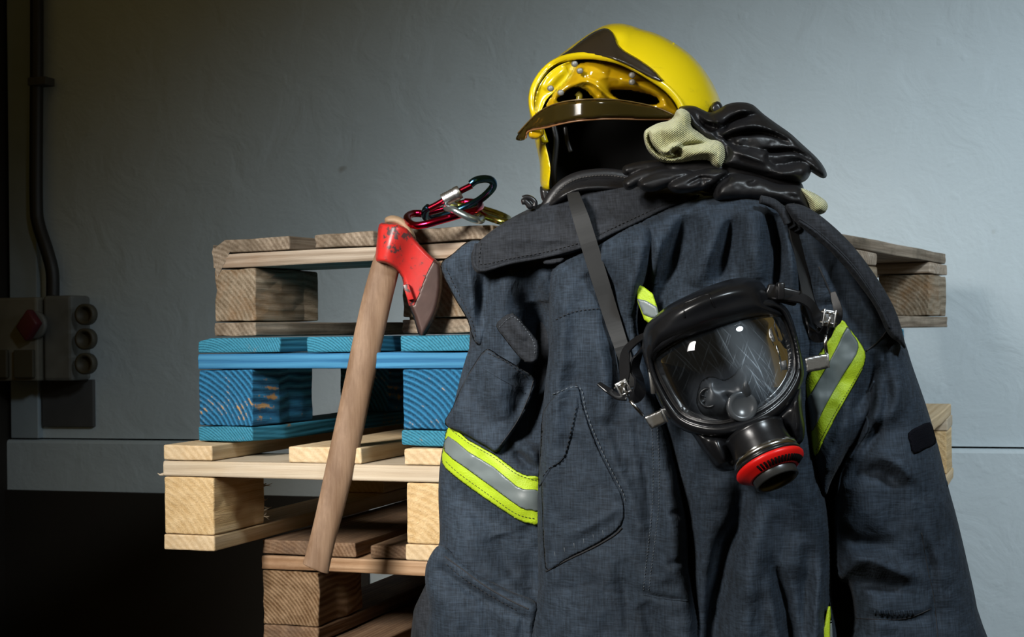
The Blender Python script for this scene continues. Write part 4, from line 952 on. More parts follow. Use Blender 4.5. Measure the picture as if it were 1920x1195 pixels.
def merged(name, surfs, mat, parent, step, label=None):
    VV = []; FF = []; n = 0
    for s_ in surfs:
        V, F = s_.mesh(step); VV.append(V); FF += [tuple(int(i) + n for i in f) for f in F]; n += len(V)
    return mesh_obj(name, np.vstack(VV), FF, mat, parent, True, label)
def fuse(o, vox=0.0016, sm=4):
    """melt overlapping pieces of a glove into one continuous skin"""
    for ob in bpy.context.view_layer.objects: pass
    md = o.modifiers.new('fuse', 'REMESH'); md.mode = 'VOXEL'; md.voxel_size = vox; md.use_smooth_shade = True
    s_ = o.modifiers.new('soft', 'SMOOTH'); s_.factor = 0.5; s_.iterations = sm
    dg = bpy.context.evaluated_depsgraph_get(); ev = o.evaluated_get(dg); me = bpy.data.meshes.new_from_object(ev)
    o.modifiers.clear(); mt = o.data.materials[0]; o.data = me; me.materials.clear(); me.materials.append(mt)
    me.polygons.foreach_set('use_smooth', [True] * len(me.polygons)); me.update()
    return o
# upper glove
g1 = thing('leather_glove', 'black leather glove with folded cream knit cuff, the upper one leaning against the helmet', 'glove', tuple(R(1400, 340, 1.55)), group='pair of leather gloves')
body = Surf([(1272, 205), (1284, 198), (1303, 199), (1318, 206), (1332, 211), (1347, 205), (1364, 195), (1388, 191.5), (1411, 196), (1432, 214), (1458, 233), (1482, 250), (1505, 271), (1528, 292), (1543, 310), (1551, 328), (1545, 335), (1534, 331), (1520, 322), (1500, 310), (1470, 322), (1440, 330), (1400, 320), (1364, 312), (1350, 300), (1338, 280), (1316, 268), (1288, 240)],
    1.565, 26, 0.042, [
    ([(1298, 206), (1320, 232), (1345, 240), (1365, 236)], 6, -0.010), ([(1350, 246), (1372, 226), (1400, 216), (1430, 214)], 5.5, -0.011), ([(1352, 252), (1380, 240), (1420, 236), (1455, 246)], 7, 0.006),
    ([(1358, 258), (1395, 250), (1440, 250), (1480, 268)], 4.5, -0.010), ([(1370, 268), (1400, 282), (1450, 284), (1490, 284), (1525, 302)], 4, -0.012), ([(1330, 214), (1342, 222), (1352, 236)], 6, 0.007),
    ([(1310, 215), (1328, 226), (1350, 230)], 4, 0.006), ([(1378, 205), (1410, 208), (1440, 224)], 9, 0.006), ([(1440, 238), (1480, 256), (1515, 284)], 8, 0.006), ([(1340, 248), (1360, 262), (1380, 262)], 4, -0.007), ([(1500, 290), (1525, 306), (1545, 328)], 3, -0.003)],
    smooth=4, back=0.030, noise=0.0016, nscale=18, seed=71)
thumb1 = Surf([(1356, 262), (1370, 268), (1400, 272), (1440, 280), (1446, 300), (1470, 306), (1500, 302), (1518, 310), (1520, 325), (1512, 338), (1498, 344), (1480, 342), (1455, 338), (1430, 332), (1395, 322), (1366, 316), (1352, 306), (1362, 288)],
    1.545, 17, 0.032, [([(1380, 285), (1410, 296), (1440, 306)], 5, 0.004), ([(1446, 286), (1450, 304), (1462, 316)], 4, -0.006), ([(1440, 322), (1470, 328), (1500, 320)], 8, 0.004), ([(1400, 318), (1430, 326), (1460, 326)], 3, -0.003)], smooth=4, back=0.03, noise=0.001, nscale=16, seed=72)
wrist1 = Surf([(1340, 256), (1352, 254), (1364, 262), (1370, 280), (1368, 300), (1358, 316), (1345, 318), (1352, 300), (1352, 280)], 1.545, 8, 0.022, smooth=4, back=0.02)
fuse(merged('glove_shell', [body, thumb1, wrist1], LEATHER, g1, 3.5), 0.0013, 2)
cuff1 = Surf([(1268, 208), (1275, 204), (1284, 204), (1294, 210), (1298, 222), (1298, 236), (1312, 246), (1330, 258), (1345, 260), (1356, 266), (1362, 278), (1362, 298), (1354, 314), (1345, 317), (1334, 311), (1325, 302), (1300, 303), (1275, 307), (1255, 306), (1235, 301), (1216, 284), (1208, 264), (1208, 248), (1216, 240), (1234, 231), (1252, 227), (1262, 220)],
    1.545, 16, 0.034, [
    ([(1216, 246), (1217, 262), (1226, 278), (1240, 290), (1256, 296), (1274, 292)], 3.0, -0.022), ([(1212, 246), (1211, 266), (1222, 284), (1240, 297), (1262, 302)], 3.5, 0.004),
    ([(1240, 284), (1252, 284), (1260, 276), (1276, 272)], 4, 0.008), ([(1262, 290), (1270, 284), (1276, 292)], 5, -0.012), ([(1275, 274), (1300, 270), (1330, 268)], 4, -0.006), ([(1300, 238), (1320, 256), (1340, 262)], 6, -0.004),
    ([(1240, 250), (1260, 244), (1280, 232)], 16, 0.006), ([(1290, 290), (1320, 284), (1345, 288)], 9, 0.005)], smooth=4, back=0.022, noise=0.0008, nscale=14, seed=73)
cuff1.build('knit_cuff', KNIT, g1, 2.6, label='cream ribbed knit cuff')
# lower glove
g2 = thing('leather_glove', 'black leather work glove lying flat, fingers to the left, under the other glove', 'glove', tuple(R(1370, 385, 1.55)), group='pair of leather gloves')
F1 = Surf([(1166, 319), (1172, 310), (1200, 302.5), (1228, 300.5), (1250, 304), (1262, 314), (1240, 320), (1205, 326), (1182, 330), (1170, 328)], 1.560, 11, 0.016, smooth=4, back=0.016)
F2 = Surf([(1167, 346), (1170, 337), (1188, 325), (1222, 314), (1262, 311), (1300, 316), (1262, 332), (1222, 340), (1200, 347), (1184, 356), (1174, 356)], 1.545, 12, 0.018, smooth=4, back=0.016)
F3 = Surf([(1197, 346), (1204, 335), (1236, 322), (1270, 317), (1300, 322), (1285, 336), (1256, 350), (1228, 360), (1210, 359), (1199, 353)], 1.532, 13, 0.021, [([(1210, 338), (1240, 330), (1262, 328)], 3, -0.002)], smooth=4, back=0.016)
F4 = Surf([(1252, 350), (1262, 338), (1295, 325), (1330, 317), (1364, 320), (1356, 334), (1330, 354), (1300, 361), (1270, 363), (1256, 357)], 1.522, 14, 0.022, [([(1290, 345), (1315, 334), (1335, 336)], 3, -0.004), ([(1310, 330), (1318, 340), (1312, 350)], 3, -0.003)], smooth=4, back=0.018)
palm = Surf([(1250, 308), (1290, 297), (1340, 298), (1390, 308), (1430, 322), (1470, 332), (1500, 340), (1510, 362), (1518, 386), (1518, 397), (1500, 392), (1440, 380), (1380, 372), (1330, 362), (1290, 350), (1262, 334)], 1.545, 18, 0.020, smooth=4, back=0.025, strokes=[([(1430, 340), (1470, 350), (1500, 358)], 4, 0.005), ([(1440, 348), (1480, 358)], 3, -0.004)])
thumb2 = Surf([(1337, 362), (1343, 346), (1358, 333), (1380, 326), (1420, 332), (1460, 346), (1495, 348), (1510, 364), (1519, 386), (1519, 399), (1494, 390), (1446, 381), (1400, 377), (1366, 378), (1345, 377), (1338, 371)], 1.520, 20, 0.026, [([(1364, 322), (1366, 332), (1358, 344)], 3, -0.006), ([(1400, 344), (1414, 342), (1416, 336)], 4, -0.005), ([(1345, 368), (1348, 352), (1362, 338)], 2.5, -0.003), ([(1470, 364), (1500, 372)], 4, -0.002)], smooth=4, back=0.026, noise=0.001, nscale=20, seed=75)
fuse(merged('glove_shell', [F1, F2, F3, F4, palm, thumb2], LEATHER, g2, 3.5), 0.0012, 1)
Surf([(1500, 354), (1515, 357), (1535, 367), (1549, 378), (1552, 389), (1545, 400), (1528, 403), (1518, 396), (1513, 380)], 1.520, 15, 0.024, smooth=4, back=0.02).build('knit_cuff', KNIT, g2, 2.6, label='cream ribbed knit cuff')

# ------------------------------------------------------------ gas mask
mask = thing('gas_mask', 'black full-face gas mask with clear window and red outlet ring hanging on the coat', 'gas mask', tuple(R(1360, 700, 1.46)))
def fy(base, k=0.9):
    def f(X, Z):
        X = np.asarray(X, float); Z = np.asarray(Z, float)
        u = ((X - 1360) * 0.955 + (Z - 690) * -0.295) / 145.0
        return base + 0.034 * np.abs(u) ** 2.2
    return f
FO = [(1207, 662), (1213, 645), (1228, 631), (1250, 618), (1295, 598), (1330, 585), (1369, 573), (1405, 564), (1432, 561), (1452, 563), (1472, 574), (1484, 594), (1496, 634), (1504, 672), (1507, 703), (1500, 730), (1482, 760), (1450, 788), (1407, 809), (1361, 819), (1319, 819), (1282, 808), (1254, 786), (1234, 752), (1221, 719), (1212, 688)]
LN = [(1224, 676), (1230, 665), (1245, 654), (1270, 638), (1300, 621), (1340, 606), (1385, 592), (1424, 583), (1448, 580), (1464, 586), (1474, 602), (1486, 636), (1492, 668), (1492, 694), (1484, 716), (1466, 742), (1438, 765), (1399, 784), (1352, 796), (1312, 793), (1280, 780), (1258, 754), (1241, 724), (1230, 700)]
frame = Surf(FO, fy(1.400), 9, 0.014, holes=[LN], smooth=3, back=0.026)
frame.build('window_frame', RUBBER, mask, 3)
# thin bead just inside the frame
mb = MB(); q = catmull(LN, 4, True); cc = q.mean(0); q2 = cc + (q - cc) * 0.985
tube(mb, R(q2[:, 0], q2[:, 1], fy(1.398)(q2[:, 0], q2[:, 1])), 0.0016, 8, closed=True); mb.build('window_bead', BLACKP, mask)
lens = Surf([tuple(cc + (np.array(p) - cc) * 1.01) for p in LN], fy(1.403), 100, 0.016, smooth=3, back=0.0005)
V, F = lens.mesh(6)
# one curved pane: keep only its outer skin
nF = len(F) // 2; lo = mesh_obj('window', V, F[:nF], CLEAR, mask, True)
# rubber face piece: brow hood, side skirts, interior bowl
hood = Surf([(1206, 668), (1205, 634), (1211, 612), (1223, 598), (1253, 573), (1285, 556), (1320, 540), (1357, 527), (1385, 521), (1404, 521), (1424, 527), (1438, 543), (1446, 562), (1470, 580), (1482, 600), (1420, 600), (1330, 625), (1250, 655), (1225, 690)], fy(1.420), 34, 0.040, [([(1230, 596), (1290, 570), (1350, 548), (1410, 538)], 16, 0.004)], smooth=4, back=0.022)
hood.build('brow_seal', RUBBER, mask, 3.5)
seam(hood, [(1284, 596), (1282, 572), (1290, 566), (1328, 552), (1332, 560), (1340, 576)], mask, RUBBER, r=0.0007, lift=0.0002)
skirt = Surf(FO, fy(1.425), 40, -0.034, smooth=3, back=0.042)
skirt.build('face_piece', simple('dark_blue_black_rubber', (0.010, 0.012, 0.016), 0.4, bump=0.05, bscale=40), mask, 6)
# nose cup seen through the window
cup = Surf([(1306, 758), (1308, 734), (1316, 714), (1334, 706), (1358, 712), (1374, 704), (1386, 690), (1400, 682), (1414, 690), (1424, 712), (1428, 740), (1420, 765), (1400, 784), (1370, 790), (1340, 786), (1318, 778)], 1.428, 34, 0.036, [([(1322, 716), (1350, 712), (1372, 700)], 6, 0.006), ([(1394, 700), (1400, 725), (1412, 748)], 10, 0.004), ([(1358, 740), (1372, 752), (1366, 780)], 6, -0.006)], smooth=4, back=0.006)
cp = cup.build('nose_cup', simple('grey_black_rubber', (0.030, 0.033, 0.037), 0.38), mask, 4)
vax = Vector((-0.30, -1, 0.05)).normalized(); vc = RV(1329, 746, 1.398)
mb = MB(); lathe(mb, vc, vax, [(-0.008, 0.0105), (0.001, 0.0105), (0.003, 0.0095), (0.003, 0.0082), (0.0005, 0.0080), (0.0005, 0)], 28); vv = mb.build('inhale_valve', BLACKP, cp)
A = Vector((0, 0, 1)) - vax * vax.z; A.normalize(); B = vax.cross(A)
for k in range(6):
    a = math.pi * k / 3 + 0.2; d = A * math.cos(a) + B * math.sin(a); mb = MB(); box(mb, vc + vax * 0.0016 + d * 0.0048, d * 0.0036, vax.cross(d) * 0.0006, vax * 0.0008); mb.build('valve_spoke', RUBBER, cp)
mb = MB(); lathe(mb, RV(1392, 762, 1.390), Vector((0.1, -1, 0.15)).normalized(), [(-0.010, 0.0145), (0.0, 0.0150), (0.0012, 0.0140), (0.0012, 0.0105), (0.0006, 0.010), (0.0006, 0)], 36); mb.build('speech_diaphragm', simple('smoky_plastic', (0.05, 0.055, 0.06), 0.25), cp)
# chin of the face piece
chin = Surf([(1296, 806), (1303, 822), (1318, 846), (1332, 866), (1342, 880), (1356, 885), (1376, 882), (1392, 880), (1430, 862), (1480, 846), (1497, 836), (1507, 823), (1509, 800), (1505, 772), (1503, 742), (1498, 728), (1470, 756), (1420, 792), (1350, 806)], 1.425, 22, 0.026, [([(1494, 740), (1498, 775), (1500, 810)], 8, 0.006), ([(1460, 790), (1474, 810), (1484, 832)], 7, -0.012), ([(1374, 816), (1371, 845), (1374, 872)], 5, -0.010), ([(1310, 820), (1330, 850), (1348, 875)], 6, 0.003), ([(1340, 820), (1352, 850), (1360, 872)], 12, 0.006)], smooth=4, back=0.02)
chin.build('chin_piece', RUBBER, mask, 3)
ax_ = (_r * 0.335 - _u * 0.82 - _f * 0.46).normalized()
px_m = 1.385 / FPX
C0 = RV(1436, 857, 1.385)
neck = MB(); lathe(neck, C0, ax_, [(-0.027, 0.0300), (-0.024, 0.0290), (-0.018, 0.0286), (-0.012, 0.0292), (-0.004, 0.0302), (0.000, 0.0305), (0.004, 0.0310), (0.004, 0.020), (-0.026, 0.020)], 64, True); neck.build('outlet_neck', RUBBER, mask)
mb = MB(); lathe(mb, C0, ax_, [(-0.003, 0.0305), (-0.003, 0.0322), (0.0035, 0.0330), (0.0035, 0.0310)], 64, True); mb.build('clamp_band', CHROME, mask)
mb = MB(); lathe(mb, C0, ax_, [(0.0038, 0.0315), (0.0038, 0.0335), (0.0075, 0.0338), (0.0075, 0.0315)], 64, True); mb.build('seal_ring', BLACKP, mask)
mb = MB(); prof = [(0.0075, 0.0300), (0.0075, 0.0336), (0.0095, 0.0345), (0.0118, 0.0338), (0.0150, 0.0295), (0.0185, 0.0245), (0.0195, 0.0232), (0.0190, 0.0222), (0.0150, 0.0222), (0.0090, 0.0222)]
lathe(mb, C0, ax_, prof, 72, True); rr = mb.build('outlet_ring', REDP, mask, label='red plastic outlet ring')
mb = MB(); prof = [(-0.004, 0.0180)]
for k in range(7): prof += [(0.001 + k * 0.0028, 0.0190), (0.0024 + k * 0.0028, 0.0180)]
prof += [(0.0265, 0.0190), (0.0275, 0.0205), (0.0265, 0.0218), (0.0180, 0.0221), (-0.004, 0.0221)]
lathe(mb, C0, ax_, prof, 64, True); mb.build('threaded_socket', simple('dark_grey_metal', (0.12, 0.125, 0.13), 0.28, 0.8), mask)
mb = MB(); lathe(mb, C0, ax_, [(-0.006, 0), (-0.006, 0.0200), (-0.003, 0.0200), (-0.003, 0)], 32); mb.build('outlet_valve', DARKLINE, mask)
A = (_u - ax_ * _u.dot(ax_)).normalized(); B = ax_.cross(A)
for k in range(-8, 9):
    a = math.radians(k * 7.0 + 14); d = A * math.cos(a) + B * math.sin(a); t = ax_.cross(d)
    sl = (ax_ * 0.0035 - d * 0.0052).normalized(); nrm = sl.cross(t)
    mb = MB(); box(mb, C0 + ax_ * 0.0162 + d * 0.0279, sl * 0.0036, t * 0.0009, nrm * 0.0012); mb.build('vent_slot', DARKLINE, rr)
mb = MB(); lathe(mb, C0 + ax_ * 0.0132 + (A * math.cos(0.95) - B * math.sin(0.95)) * 0.0318, (ax_ + d).normalized(), [(0, 0), (0.001, 0.0012), (0.0012, 0)], 10)
# straps
def front_of(X, Z, surfs):
    X = np.asarray(X, float); Z = np.asarray(Z, float); y = np.full(X.shape, 9.0)
    for s_ in surfs:
        i_ = inside(X, Z, s_.poly); y = np.where(i_, np.minimum(y, s_.front(X, Z)), y)
    return y
allc = [core, collar, panelC, panelM, panelR, sleeveR, top]
mb = MB(); pts = [(1074, 362), (1079, 378), (1091, 415), (1108, 470), (1128, 535), (1150, 605), (1165, 650), (1178, 690), (1190, 725)]
q = catmull(pts, 4); yy = front_of(q[:, 0], q[:, 1], allc); yy = np.where(yy > 5, 1.56, yy)
pm = np.pad(yy, 5, 'edge'); yy = np.array([pm[k:k + 11].min() for k in range(len(yy))]); yy = np.convolve(np.pad(yy, 3, 'edge'), np.ones(7) / 7, 'valid') - 0.004
yy[-8:] = np.linspace(yy[-9], 1.50, 8)
ribbon(mb, R(q[:, 0], q[:, 1], yy), [0.0130, 0.0150, 0.0178, 0.0182, 0.0180, 0.0170, 0.0155, 0.0135, 0.010], 0.0018, sub=2); mb.build('neck_strap', STRAPM, mask, smooth=False)
mb = MB(); pts = [(1478, 384), (1486, 410), (1494, 450), (1503, 500), (1512, 545), (1524, 585), (1540, 612)]
q = catmull(pts, 4); yy = front_of(q[:, 0], q[:, 1], allc); yy = np.where(yy > 5, 1.52, yy); pm = np.pad(yy, 5, 'edge'); yy = np.array([pm[k:k + 11].min() for k in range(len(yy))]); yy = np.convolve(np.pad(yy, 3, 'edge'), np.ones(7) / 7, 'valid') - 0.004
nn = np.array([[0.75, -0.65, 0]] * len(q)); ribbon(mb, R(q[:, 0], q[:, 1], yy), [0.016, 0.016, 0.015, 0.014, 0.012], 0.0018, normal=[(0.55, -0.85, 0)] * len(q), sub=2); mb.build('neck_strap', STRAPM, mask, smooth=False)
def strap(pts, w, th=0.0022, nrm=None, mat=RUBBER, name='head_strap', parent=mask, sub=8):
    mb = MB(); P = [R(x, y, Y) for x, y, Y in pts]
    ribbon(mb, P, w, th, normal=nrm, sub=sub); return mb.build(name, mat, parent, smooth=False, bevel=0.0004, seg=1)
# upper right: tab on the hood, strap to the right buckle
mb = MB(); box(mb, R(1466, 553, 1.425), _r * 0.016 + _u * -0.004, _f * 0.004, _u * 0.0075 + _r * 0.003); mb.build('strap_tab', BLACKP, mask, bevel=0.002)
mb = MB(); box(mb, R(1463, 546, 1.415), _r * 0.0035, _f * 0.006, _u * 0.0085); mb.build('strap_slider', BLACKP, mask, bevel=0.0015)
strap([(1448, 556, 1.425), (1475, 558, 1.420), (1502, 560, 1.420), (1520, 572, 1.422), (1530, 590, 1.425), (1540, 603, 1.425), (1556, 606, 1.425)], [0.009, 0.013, 0.014, 0.014, 0.012], nrm=[(0, -0.55, 0.83), (0, -0.55, 0.83), (0.3, -0.7, 0.6), (0.6, -0.7, 0.4), (0.5, -0.8, 0.3), (0, -1, 0.2), (0, -1, 0)])
strap([(1505, 574, 1.432), (1515, 590, 1.440), (1520, 612, 1.440), (1532, 628, 1.430), (1546, 628, 1.420), (1554, 612, 1.415)], [0.010, 0.014, 0.016, 0.015, 0.012], nrm=[(0.8, -0.6, 0)] * 3 + [(0.2, -0.9, -0.3)] * 3)
strap([(1557, 606, 1.415), (1568, 598, 1.415), (1571, 582, 1.415), (1565, 560, 1.418), (1562, 548, 1.42)], [0.012, 0.011, 0.009, 0.007, 0.005], nrm=[(-0.3, -0.9, 0)] * 5, name='strap_tail')
def buckle(cx, cy, Y, ang, s=1.0):
    """steel roller buckle: bent plate, two wire bars, prong"""
    u = (_r * math.cos(ang) + _u * math.sin(ang)); v = (-_r * math.sin(ang) + _u * math.cos(ang)); c = RV(cx, cy, Y)
    mb = MB(); box(mb, c + v * 0.008 * s, u * 0.006 * s, -_f * 0.0009, v * 0.008 * s); b_ = mb.build('buckle', BRUSHED, mask, bevel=0.0015)
    mb = MB(); box(mb, c + v * 0.008 * s + -_f * 0.0035 + u * 0.0055 * s, u * 0.0008, -_f * 0.0045, v * 0.0085 * s); mb.build('buckle_side', BRUSHED, b_, bevel=0.0006)
    mb = MB(); box(mb, c + v * 0.008 * s + -_f * 0.0035 - u * 0.0055 * s, u * 0.0008, -_f * 0.0045, v * 0.0085 * s); mb.build('buckle_side', BRUSHED, b_, bevel=0.0006)
    for o_ in (0.003, 0.013):
        mb = MB(); P0 = c + v * o_ * s + -_f * 0.005; tube(mb, [P0 - u * 0.0085 * s, P0 + u * 0.0085 * s], 0.0013, 10); mb.build('roller_bar', CHROME, b_)
    mb = MB(); tube(mb, [c + v * 0.013 * s - _f * 0.006, c + v * 0.004 * s - _f * 0.0085, c - v * 0.007 * s - _f * 0.005], [0.0013, 0.0012, 0.0009], 8); mb.build('prong', CHROME, b_)
    return b_
buckle(1550, 612, 1.405, math.radians(-8))
buckle(1176, 742, 1.462, math.radians(28))
# steel clip brackets with their stems
def bracket(poly, stem, Y, side):
    s_ = Surf(poly, Y, 3, 0.0012, smooth=0, back=0.0012); b_ = s_.build('steel_clip', BRUSHED, mask, 3)
    mb = MB(); tube(mb, R(np.array([p[0] for p in stem]), np.array([p[1] for p in stem]), Y + 0.001), 0.0018, 8); mb.build('clip_wire', CHROME, b_)
    mb = MB(); a, c = side; A_ = RV(*a, Y); B_ = RV(*c, Y); m_ = (A_ + B_) / 2; h = (B_ - A_) / 2; n_ = -_f; box(mb, m_ + _f * 0.006, h, n_ * 0.007, h.cross(n_).normalized() * 0.0009); mb.build('clip_flange', BRUSHED, b_, bevel=0.0004)
bracket([(1508, 672), (1524, 668), (1540, 665), (1552, 664), (1554, 690), (1540, 694), (1524, 697), (1513, 699)], [(1549, 628), (1547, 645), (1550, 664)], 1.405, ((1552, 664), (1554, 690)))
bracket([(1207, 782), (1222, 776), (1240, 768), (1251, 792), (1240, 798), (1222, 805), (1218, 800)], [(1182, 752), (1192, 764), (1206, 780)], 1.43, ((1241, 768), (1252, 792)))
# left straps
strap([(1208, 630, 1.455), (1192, 640, 1.465), (1176, 656, 1.475), (1171, 676, 1.475), (1172, 700, 1.470), (1170, 718, 1.465), (1172, 738, 1.460)], [0.007, 0.010, 0.013, 0.014, 0.012, 0.010], nrm=[(-0.7, -0.6, 0.4)] * 7)
strap([(1206, 650, 1.465), (1196, 668, 1.475), (1190, 690, 1.475), (1198, 712, 1.470), (1200, 730, 1.460), (1192, 744, 1.455), (1180, 744, 1.455)], [0.008, 0.012, 0.015, 0.016, 0.014, 0.011], nrm=[(0.7, -0.7, 0)] * 4 + [(0.3, -0.9, -0.2)] * 3)
strap([(1175, 745, 1.455), (1158, 744, 1.455), (1140, 732, 1.455), (1122, 719, 1.46)], [0.010, 0.009, 0.008, 0.005], nrm=[(0.1, -0.6, 0.8)] * 4, name='strap_tail')
mb = MB(); box(mb, R(1222, 716, 1.425), _r * 0.0015 - _u * 0.012, _f * 0.003, _r * 0.002); mb.build('frame_screw_band', BRUSHED, mask, bevel=0.0005)

# ------------------------------------------------------------ axe
axe = thing('axe', 'red-headed axe with long worn wooden handle leaning against the front of the pallets', 'axe', tuple(R(600, 1070, 1.86)))
AH = mat_wood('worn_ash_handle', (0.15, 0.088, 0.050), (0.31, 0.205, 0.135), 'z', 12, rough=0.6, dirt=(0.09, 0.045, 0.025), dirt_amt=0.55, bump=0.3, along=3)
hy = lambda y: 1.865 - 0.0 * y
hp = [((592 + 0), 1067, 25), (606, 1010, 24), (620, 955, 25), (640, 870, 27), (656, 800, 27.5), (674, 715, 27.5), (692, 630, 28), (708, 560, 28), (724, 500, 27), (738, 455, 25), (747, 422, 24)]
P = catmull([(a, b_) for a, b_, c in hp], 6); wv = catmull([(c, 0) for a, b_, c in hp], 6)[:, 0]
WP = R(P[:, 0], P[:, 1], np.interp(P[:, 1], [420, 1067], [1.900, 1.855]))
mb = MB(); n_ = len(P); V = []
prof = [(-1, -0.35), (-0.72, -0.62), (-0.45, -0.74), (0, -0.78), (0.5, -0.70), (0.85, -0.45), (1, 0), (0.85, 0.5), (0.4, 0.75), (-0.3, 0.75), (-0.8, 0.6), (-1, 0.3)]
for i in range(n_):
    T = WP[min(i + 1, n_ - 1)] - WP[max(i - 1, 0)]; T /= np.linalg.norm(T); S_ = np.cross(T, [0, 1, 0]); S_ /= np.linalg.norm(S_)
    if S_[0] < 0: S_ = -S_
    U = np.array([0, 1.0, 0]); w_ = wv[i] / FPX * 1.87
    sk = -T * 0.0 
    for a, b_ in prof:
        p = WP[i] + S_ * a * w_ + U * b_ * w_ * 0.8
        if i < 1: p = p - np.array([0, 0, 1]) * (a * 0.2 + 0) * w_ * 0.9
        V.append(p)
k_ = len(prof); F = [tuple(range(k_)), tuple((n_ - 1) * k_ + j for j in range(k_))[::-1]]
for i in range(n_ - 1):
    for j in range(k_): F.append((i * k_ + j, i * k_ + (j + 1) % k_, (i + 1) * k_ + (j + 1) % k_, (i + 1) * k_ + j))
mb.add(V, F); h_ = mb.build('handle', AH, axe, bevel=0.002, seg=2)
# dark end of the handle
def axered():
    m_, nt, b = newmat('chipped_red_paint'); b.inputs['Roughness'].default_value = 0.38
    tc = nd(nt, 'ShaderNodeTexCoord'); n = nd(nt, 'ShaderNodeTexNoise'); n.inputs['Scale'].default_value = 75; n.inputs['Detail'].default_value = 9; n.inputs['Roughness'].default_value = 0.65; lk(nt, tc.outputs['Object'], n.inputs['Vector'])
    n2 = nd(nt, 'ShaderNodeTexNoise'); n2.inputs['Scale'].default_value = 12; lk(nt, tc.outputs['Object'], n2.inputs['Vector'])
    mu = nd(nt, 'ShaderNodeMath', operation='MULTIPLY_ADD'); lk(nt, n2.outputs['Fac'], mu.inputs[0]); mu.inputs[1].default_value = 0.6; lk(nt, n.outputs['Fac'], mu.inputs[2])
    r = ramp(nt, mu.outputs[0], [(0.60, (0.50, 0.018, 0.015)), (0.86, (0.42, 0.022, 0.018)), (0.90, (0.07, 0.03, 0.03))]); lk(nt, r.outputs[0], b.inputs['Base Color'])
    b2 = nd(nt, 'ShaderNodeBump'); b2.inputs['Strength'].default_value = 0.15; b2.inputs['Distance'].default_value = 0.001; lk(nt, n.outputs['Fac'], b2.inputs['Height']); lk(nt, b2.outputs[0], b.inputs['Normal'])
    return m_
ARED = axered()
BLADE = simple('bare_brown_steel', (0.055, 0.030, 0.025), 0.42, 0.35, bump=0.12, bscale=60, var=0.25, vscale=30)
hY = lambda X, Z: np.full(np.shape(X), 1.890)
eyeS = [([(760, 340), (742, 425), (732, 460), (724, 496), (704, 580)], 27, 0.013)]
head = Surf([(711, 421), (722, 418), (745, 419), (765, 429), (778, 447), (794, 466), (808, 480), (823, 492), (828, 503), (828, 540), (822, 575), (812, 600), (800, 622), (791, 636), (784, 622), (777, 598), (767, 574), (762, 556), (757, 538), (753, 520), (742, 506), (722, 495), (705, 491), (705, 470), (708, 440)], hY, 7, 0.014, eyeS, smooth=2, back=0.030)
hd = head.build('axe_head', ARED, axe, 3)
blade = patch(head, [(814, 486), (824, 492), (829.5, 503), (829.5, 540), (823.5, 576), (813, 602), (801, 624), (791, 638), (783, 623), (776, 598), (767, 574), (776, 572), (786, 550), (795, 524), (805, 502)], 0.0005, 0.0040, 1, 0)
blade.build('blade', BLADE, axe, 3, label='bare brown steel blade edge')
mb = MB(); box(mb, R(766, 548, 1.872), _r * 0.0035 - _u * 0.010, _f * 0.006, (_r * 0.96 + _u * 0.2) * 0.004); mb.build('beard', ARED, axe, bevel=0.001)
Surf([(722, 409), (735, 404), (752, 408), (768, 420), (778, 440), (780, 452), (770, 446), (745, 424), (724, 420)], 1.895, 9, 0.014, smooth=4, back=0.02).build('handle_tip', simple('pale_handle_end', (0.30, 0.20, 0.12), 0.6, var=0.2, vscale=40, bump=0.2, bscale=80), axe, 3)

# ------------------------------------------------------------ carabiners on the top pallet
ANO_RED = simple('red_anodised_aluminium', (0.50, 0.010, 0.045), 0.20, 1.0)
ANO_BLUE = simple('blue_anodised_aluminium', (0.045, 0.14, 0.24), 0.22, 1.0)
ANO_GREY = simple('blue_grey_aluminium', (0.38, 0.46, 0.48), 0.28, 0.9)
ANO_GOLD = simple('yellow_green_aluminium', (0.45, 0.45, 0.12), 0.25, 1.0)
cz = lambda x, y: (740 + x / 8.727, 310 + y / 8.727)
def path(pts, Y):
    q = catmull([(*cz(p[0], p[1]), p[2] if len(p) > 2 else Y) for p in pts], 8); return R(q[:, 0], q[:, 1], q[:, 2])
YB = 1.90
CG = 'carabiners on the top pallet'
blue = thing('carabiner', 'blue carabiner with red gate and silver screw sleeve, propped up on the others', 'carabiner', tuple(R(800, 425, YB + 0.02)), group=CG)
mb = MB(); tube(mb, path([(1245, 310, 1.88), (1330, 250, 1.88), (1480, 222, 1.89), (1590, 255, 1.90), (1612, 340, 1.905), (1540, 440, 1.91), (1400, 560, 1.92), (1230, 650, 1.93), (1050, 730, 1.935), (850, 810, 1.935), (680, 860, 1.93), (560, 880, 1.915), (500, 830, 1.895), (510, 740, 1.885), (560, 690, 1.88)], YB), 0.0052, 14); mb.build('body', ANO_BLUE, blue)
mb = MB(); tube(mb, path([(1260, 330), (1100, 410), (900, 520), (700, 640), (560, 710)], 1.878), 0.0042, 12); mb.build('gate', simple('dark_red_aluminium', (0.30, 0.012, 0.03), 0.25, 1.0), blue)
sl0 = RV(*cz(790, 580), 1.876); sl1 = RV(*cz(1075, 430), 1.876); dd = (sl1 - sl0); Ls = dd.length; pr = [(0, 0.005), (0, 0.0078)]
for k in range(6): pr += [(0.001 + k * Ls * 0.11, 0.0094), (0.001 + k * Ls * 0.11 + Ls * 0.055, 0.0080)]
pr += [(Ls * 0.70, 0.0092), (Ls * 0.95, 0.0090), (Ls, 0.0082), (Ls, 0.005)]
mb = MB(); lathe(mb, sl0, dd, pr, 32); mb.build('screw_sleeve', BRUSHED, blue, label='silver ribbed screw sleeve')
red = thing('carabiner', 'crimson carabiner lying on the top pallet boards behind the axe head', 'carabiner', tuple(R(800, 425, YB)), group=CG)
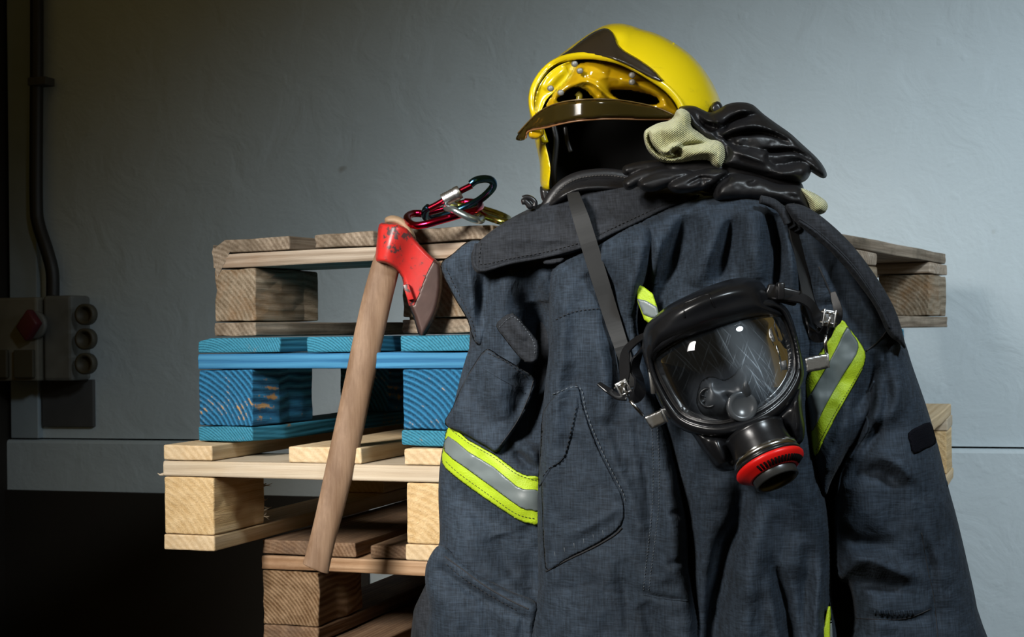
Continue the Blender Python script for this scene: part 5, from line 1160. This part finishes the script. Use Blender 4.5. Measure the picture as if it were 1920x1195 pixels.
mb = MB(); tube(mb, path([(470, 800, 1.935), (380, 790, 1.935), (280, 800, 1.93), (205, 850, 1.91), (230, 930, 1.885), (330, 985, 1.868), (500, 970, 1.862), (700, 915, 1.862), (900, 860, 1.865), (1100, 800, 1.87), (1290, 750, 1.88), (1390, 700, 1.90), (1390, 640, 1.93), (1290, 610, 1.945), (1150, 600, 1.95)], YB), 0.0050, 14); mb.build('body', ANO_RED, red)
mb = MB(); tube(mb, path([(1150, 600, 1.95), (950, 670, 1.95), (700, 740, 1.945), (470, 800, 1.935)], YB), 0.0038, 12); mb.build('gate', ANO_RED, red)
grey = thing('carabiner', 'silver grey carabiner lying across the crimson one', 'carabiner', tuple(R(890, 420, YB)), group=CG)
mb = MB(); tube(mb, path([(850, 700, 1.87), (960, 730, 1.856), (1100, 800, 1.852), (1250, 870, 1.852), (1370, 905, 1.86), (1430, 890, 1.89), (1400, 810, 1.93), (1250, 760, 1.95), (1050, 690, 1.95), (900, 650, 1.93), (840, 660, 1.89)], YB), 0.0046, 14, closed=True); mb.build('body', ANO_GREY, grey)
gold = thing('carabiner', 'yellow-green carabiner lying furthest right beside the coat', 'carabiner', tuple(R(925, 415, YB)), group=CG)
mb = MB(); tube(mb, path([(1000, 650, 1.95), (1200, 690, 1.94), (1450, 820, 1.91), (1700, 910, 1.885), (1850, 930, 1.89), (1860, 880, 1.93), (1700, 800, 1.955), (1450, 720, 1.97), (1200, 640, 1.975), (1050, 620, 1.97)], YB), 0.0046, 14, closed=True); mb.build('body', ANO_GOLD, gold)
# small black clip and its webbing at the left of the collar
clip = thing('strap_clip', 'small black plastic clip lying on the coat collar left of the helmet', 'clip', tuple(R(990, 388, 1.62)))
mb = MB(); q = catmull([(980, 372), (988, 370), (997, 373), (1003, 380), (1002, 388)], 5); tube(mb, R(q[:, 0], q[:, 1], 1.62), 0.0030, 8); mb.build('hook', BLACKP, clip)
Surf([(977, 374), (986, 372), (996, 380), (1000, 390), (990, 392), (984, 384), (979, 384)], 1.618, 4, 0.005, smooth=3, back=0.008).build('clip_body', BLACKP, clip, 2)
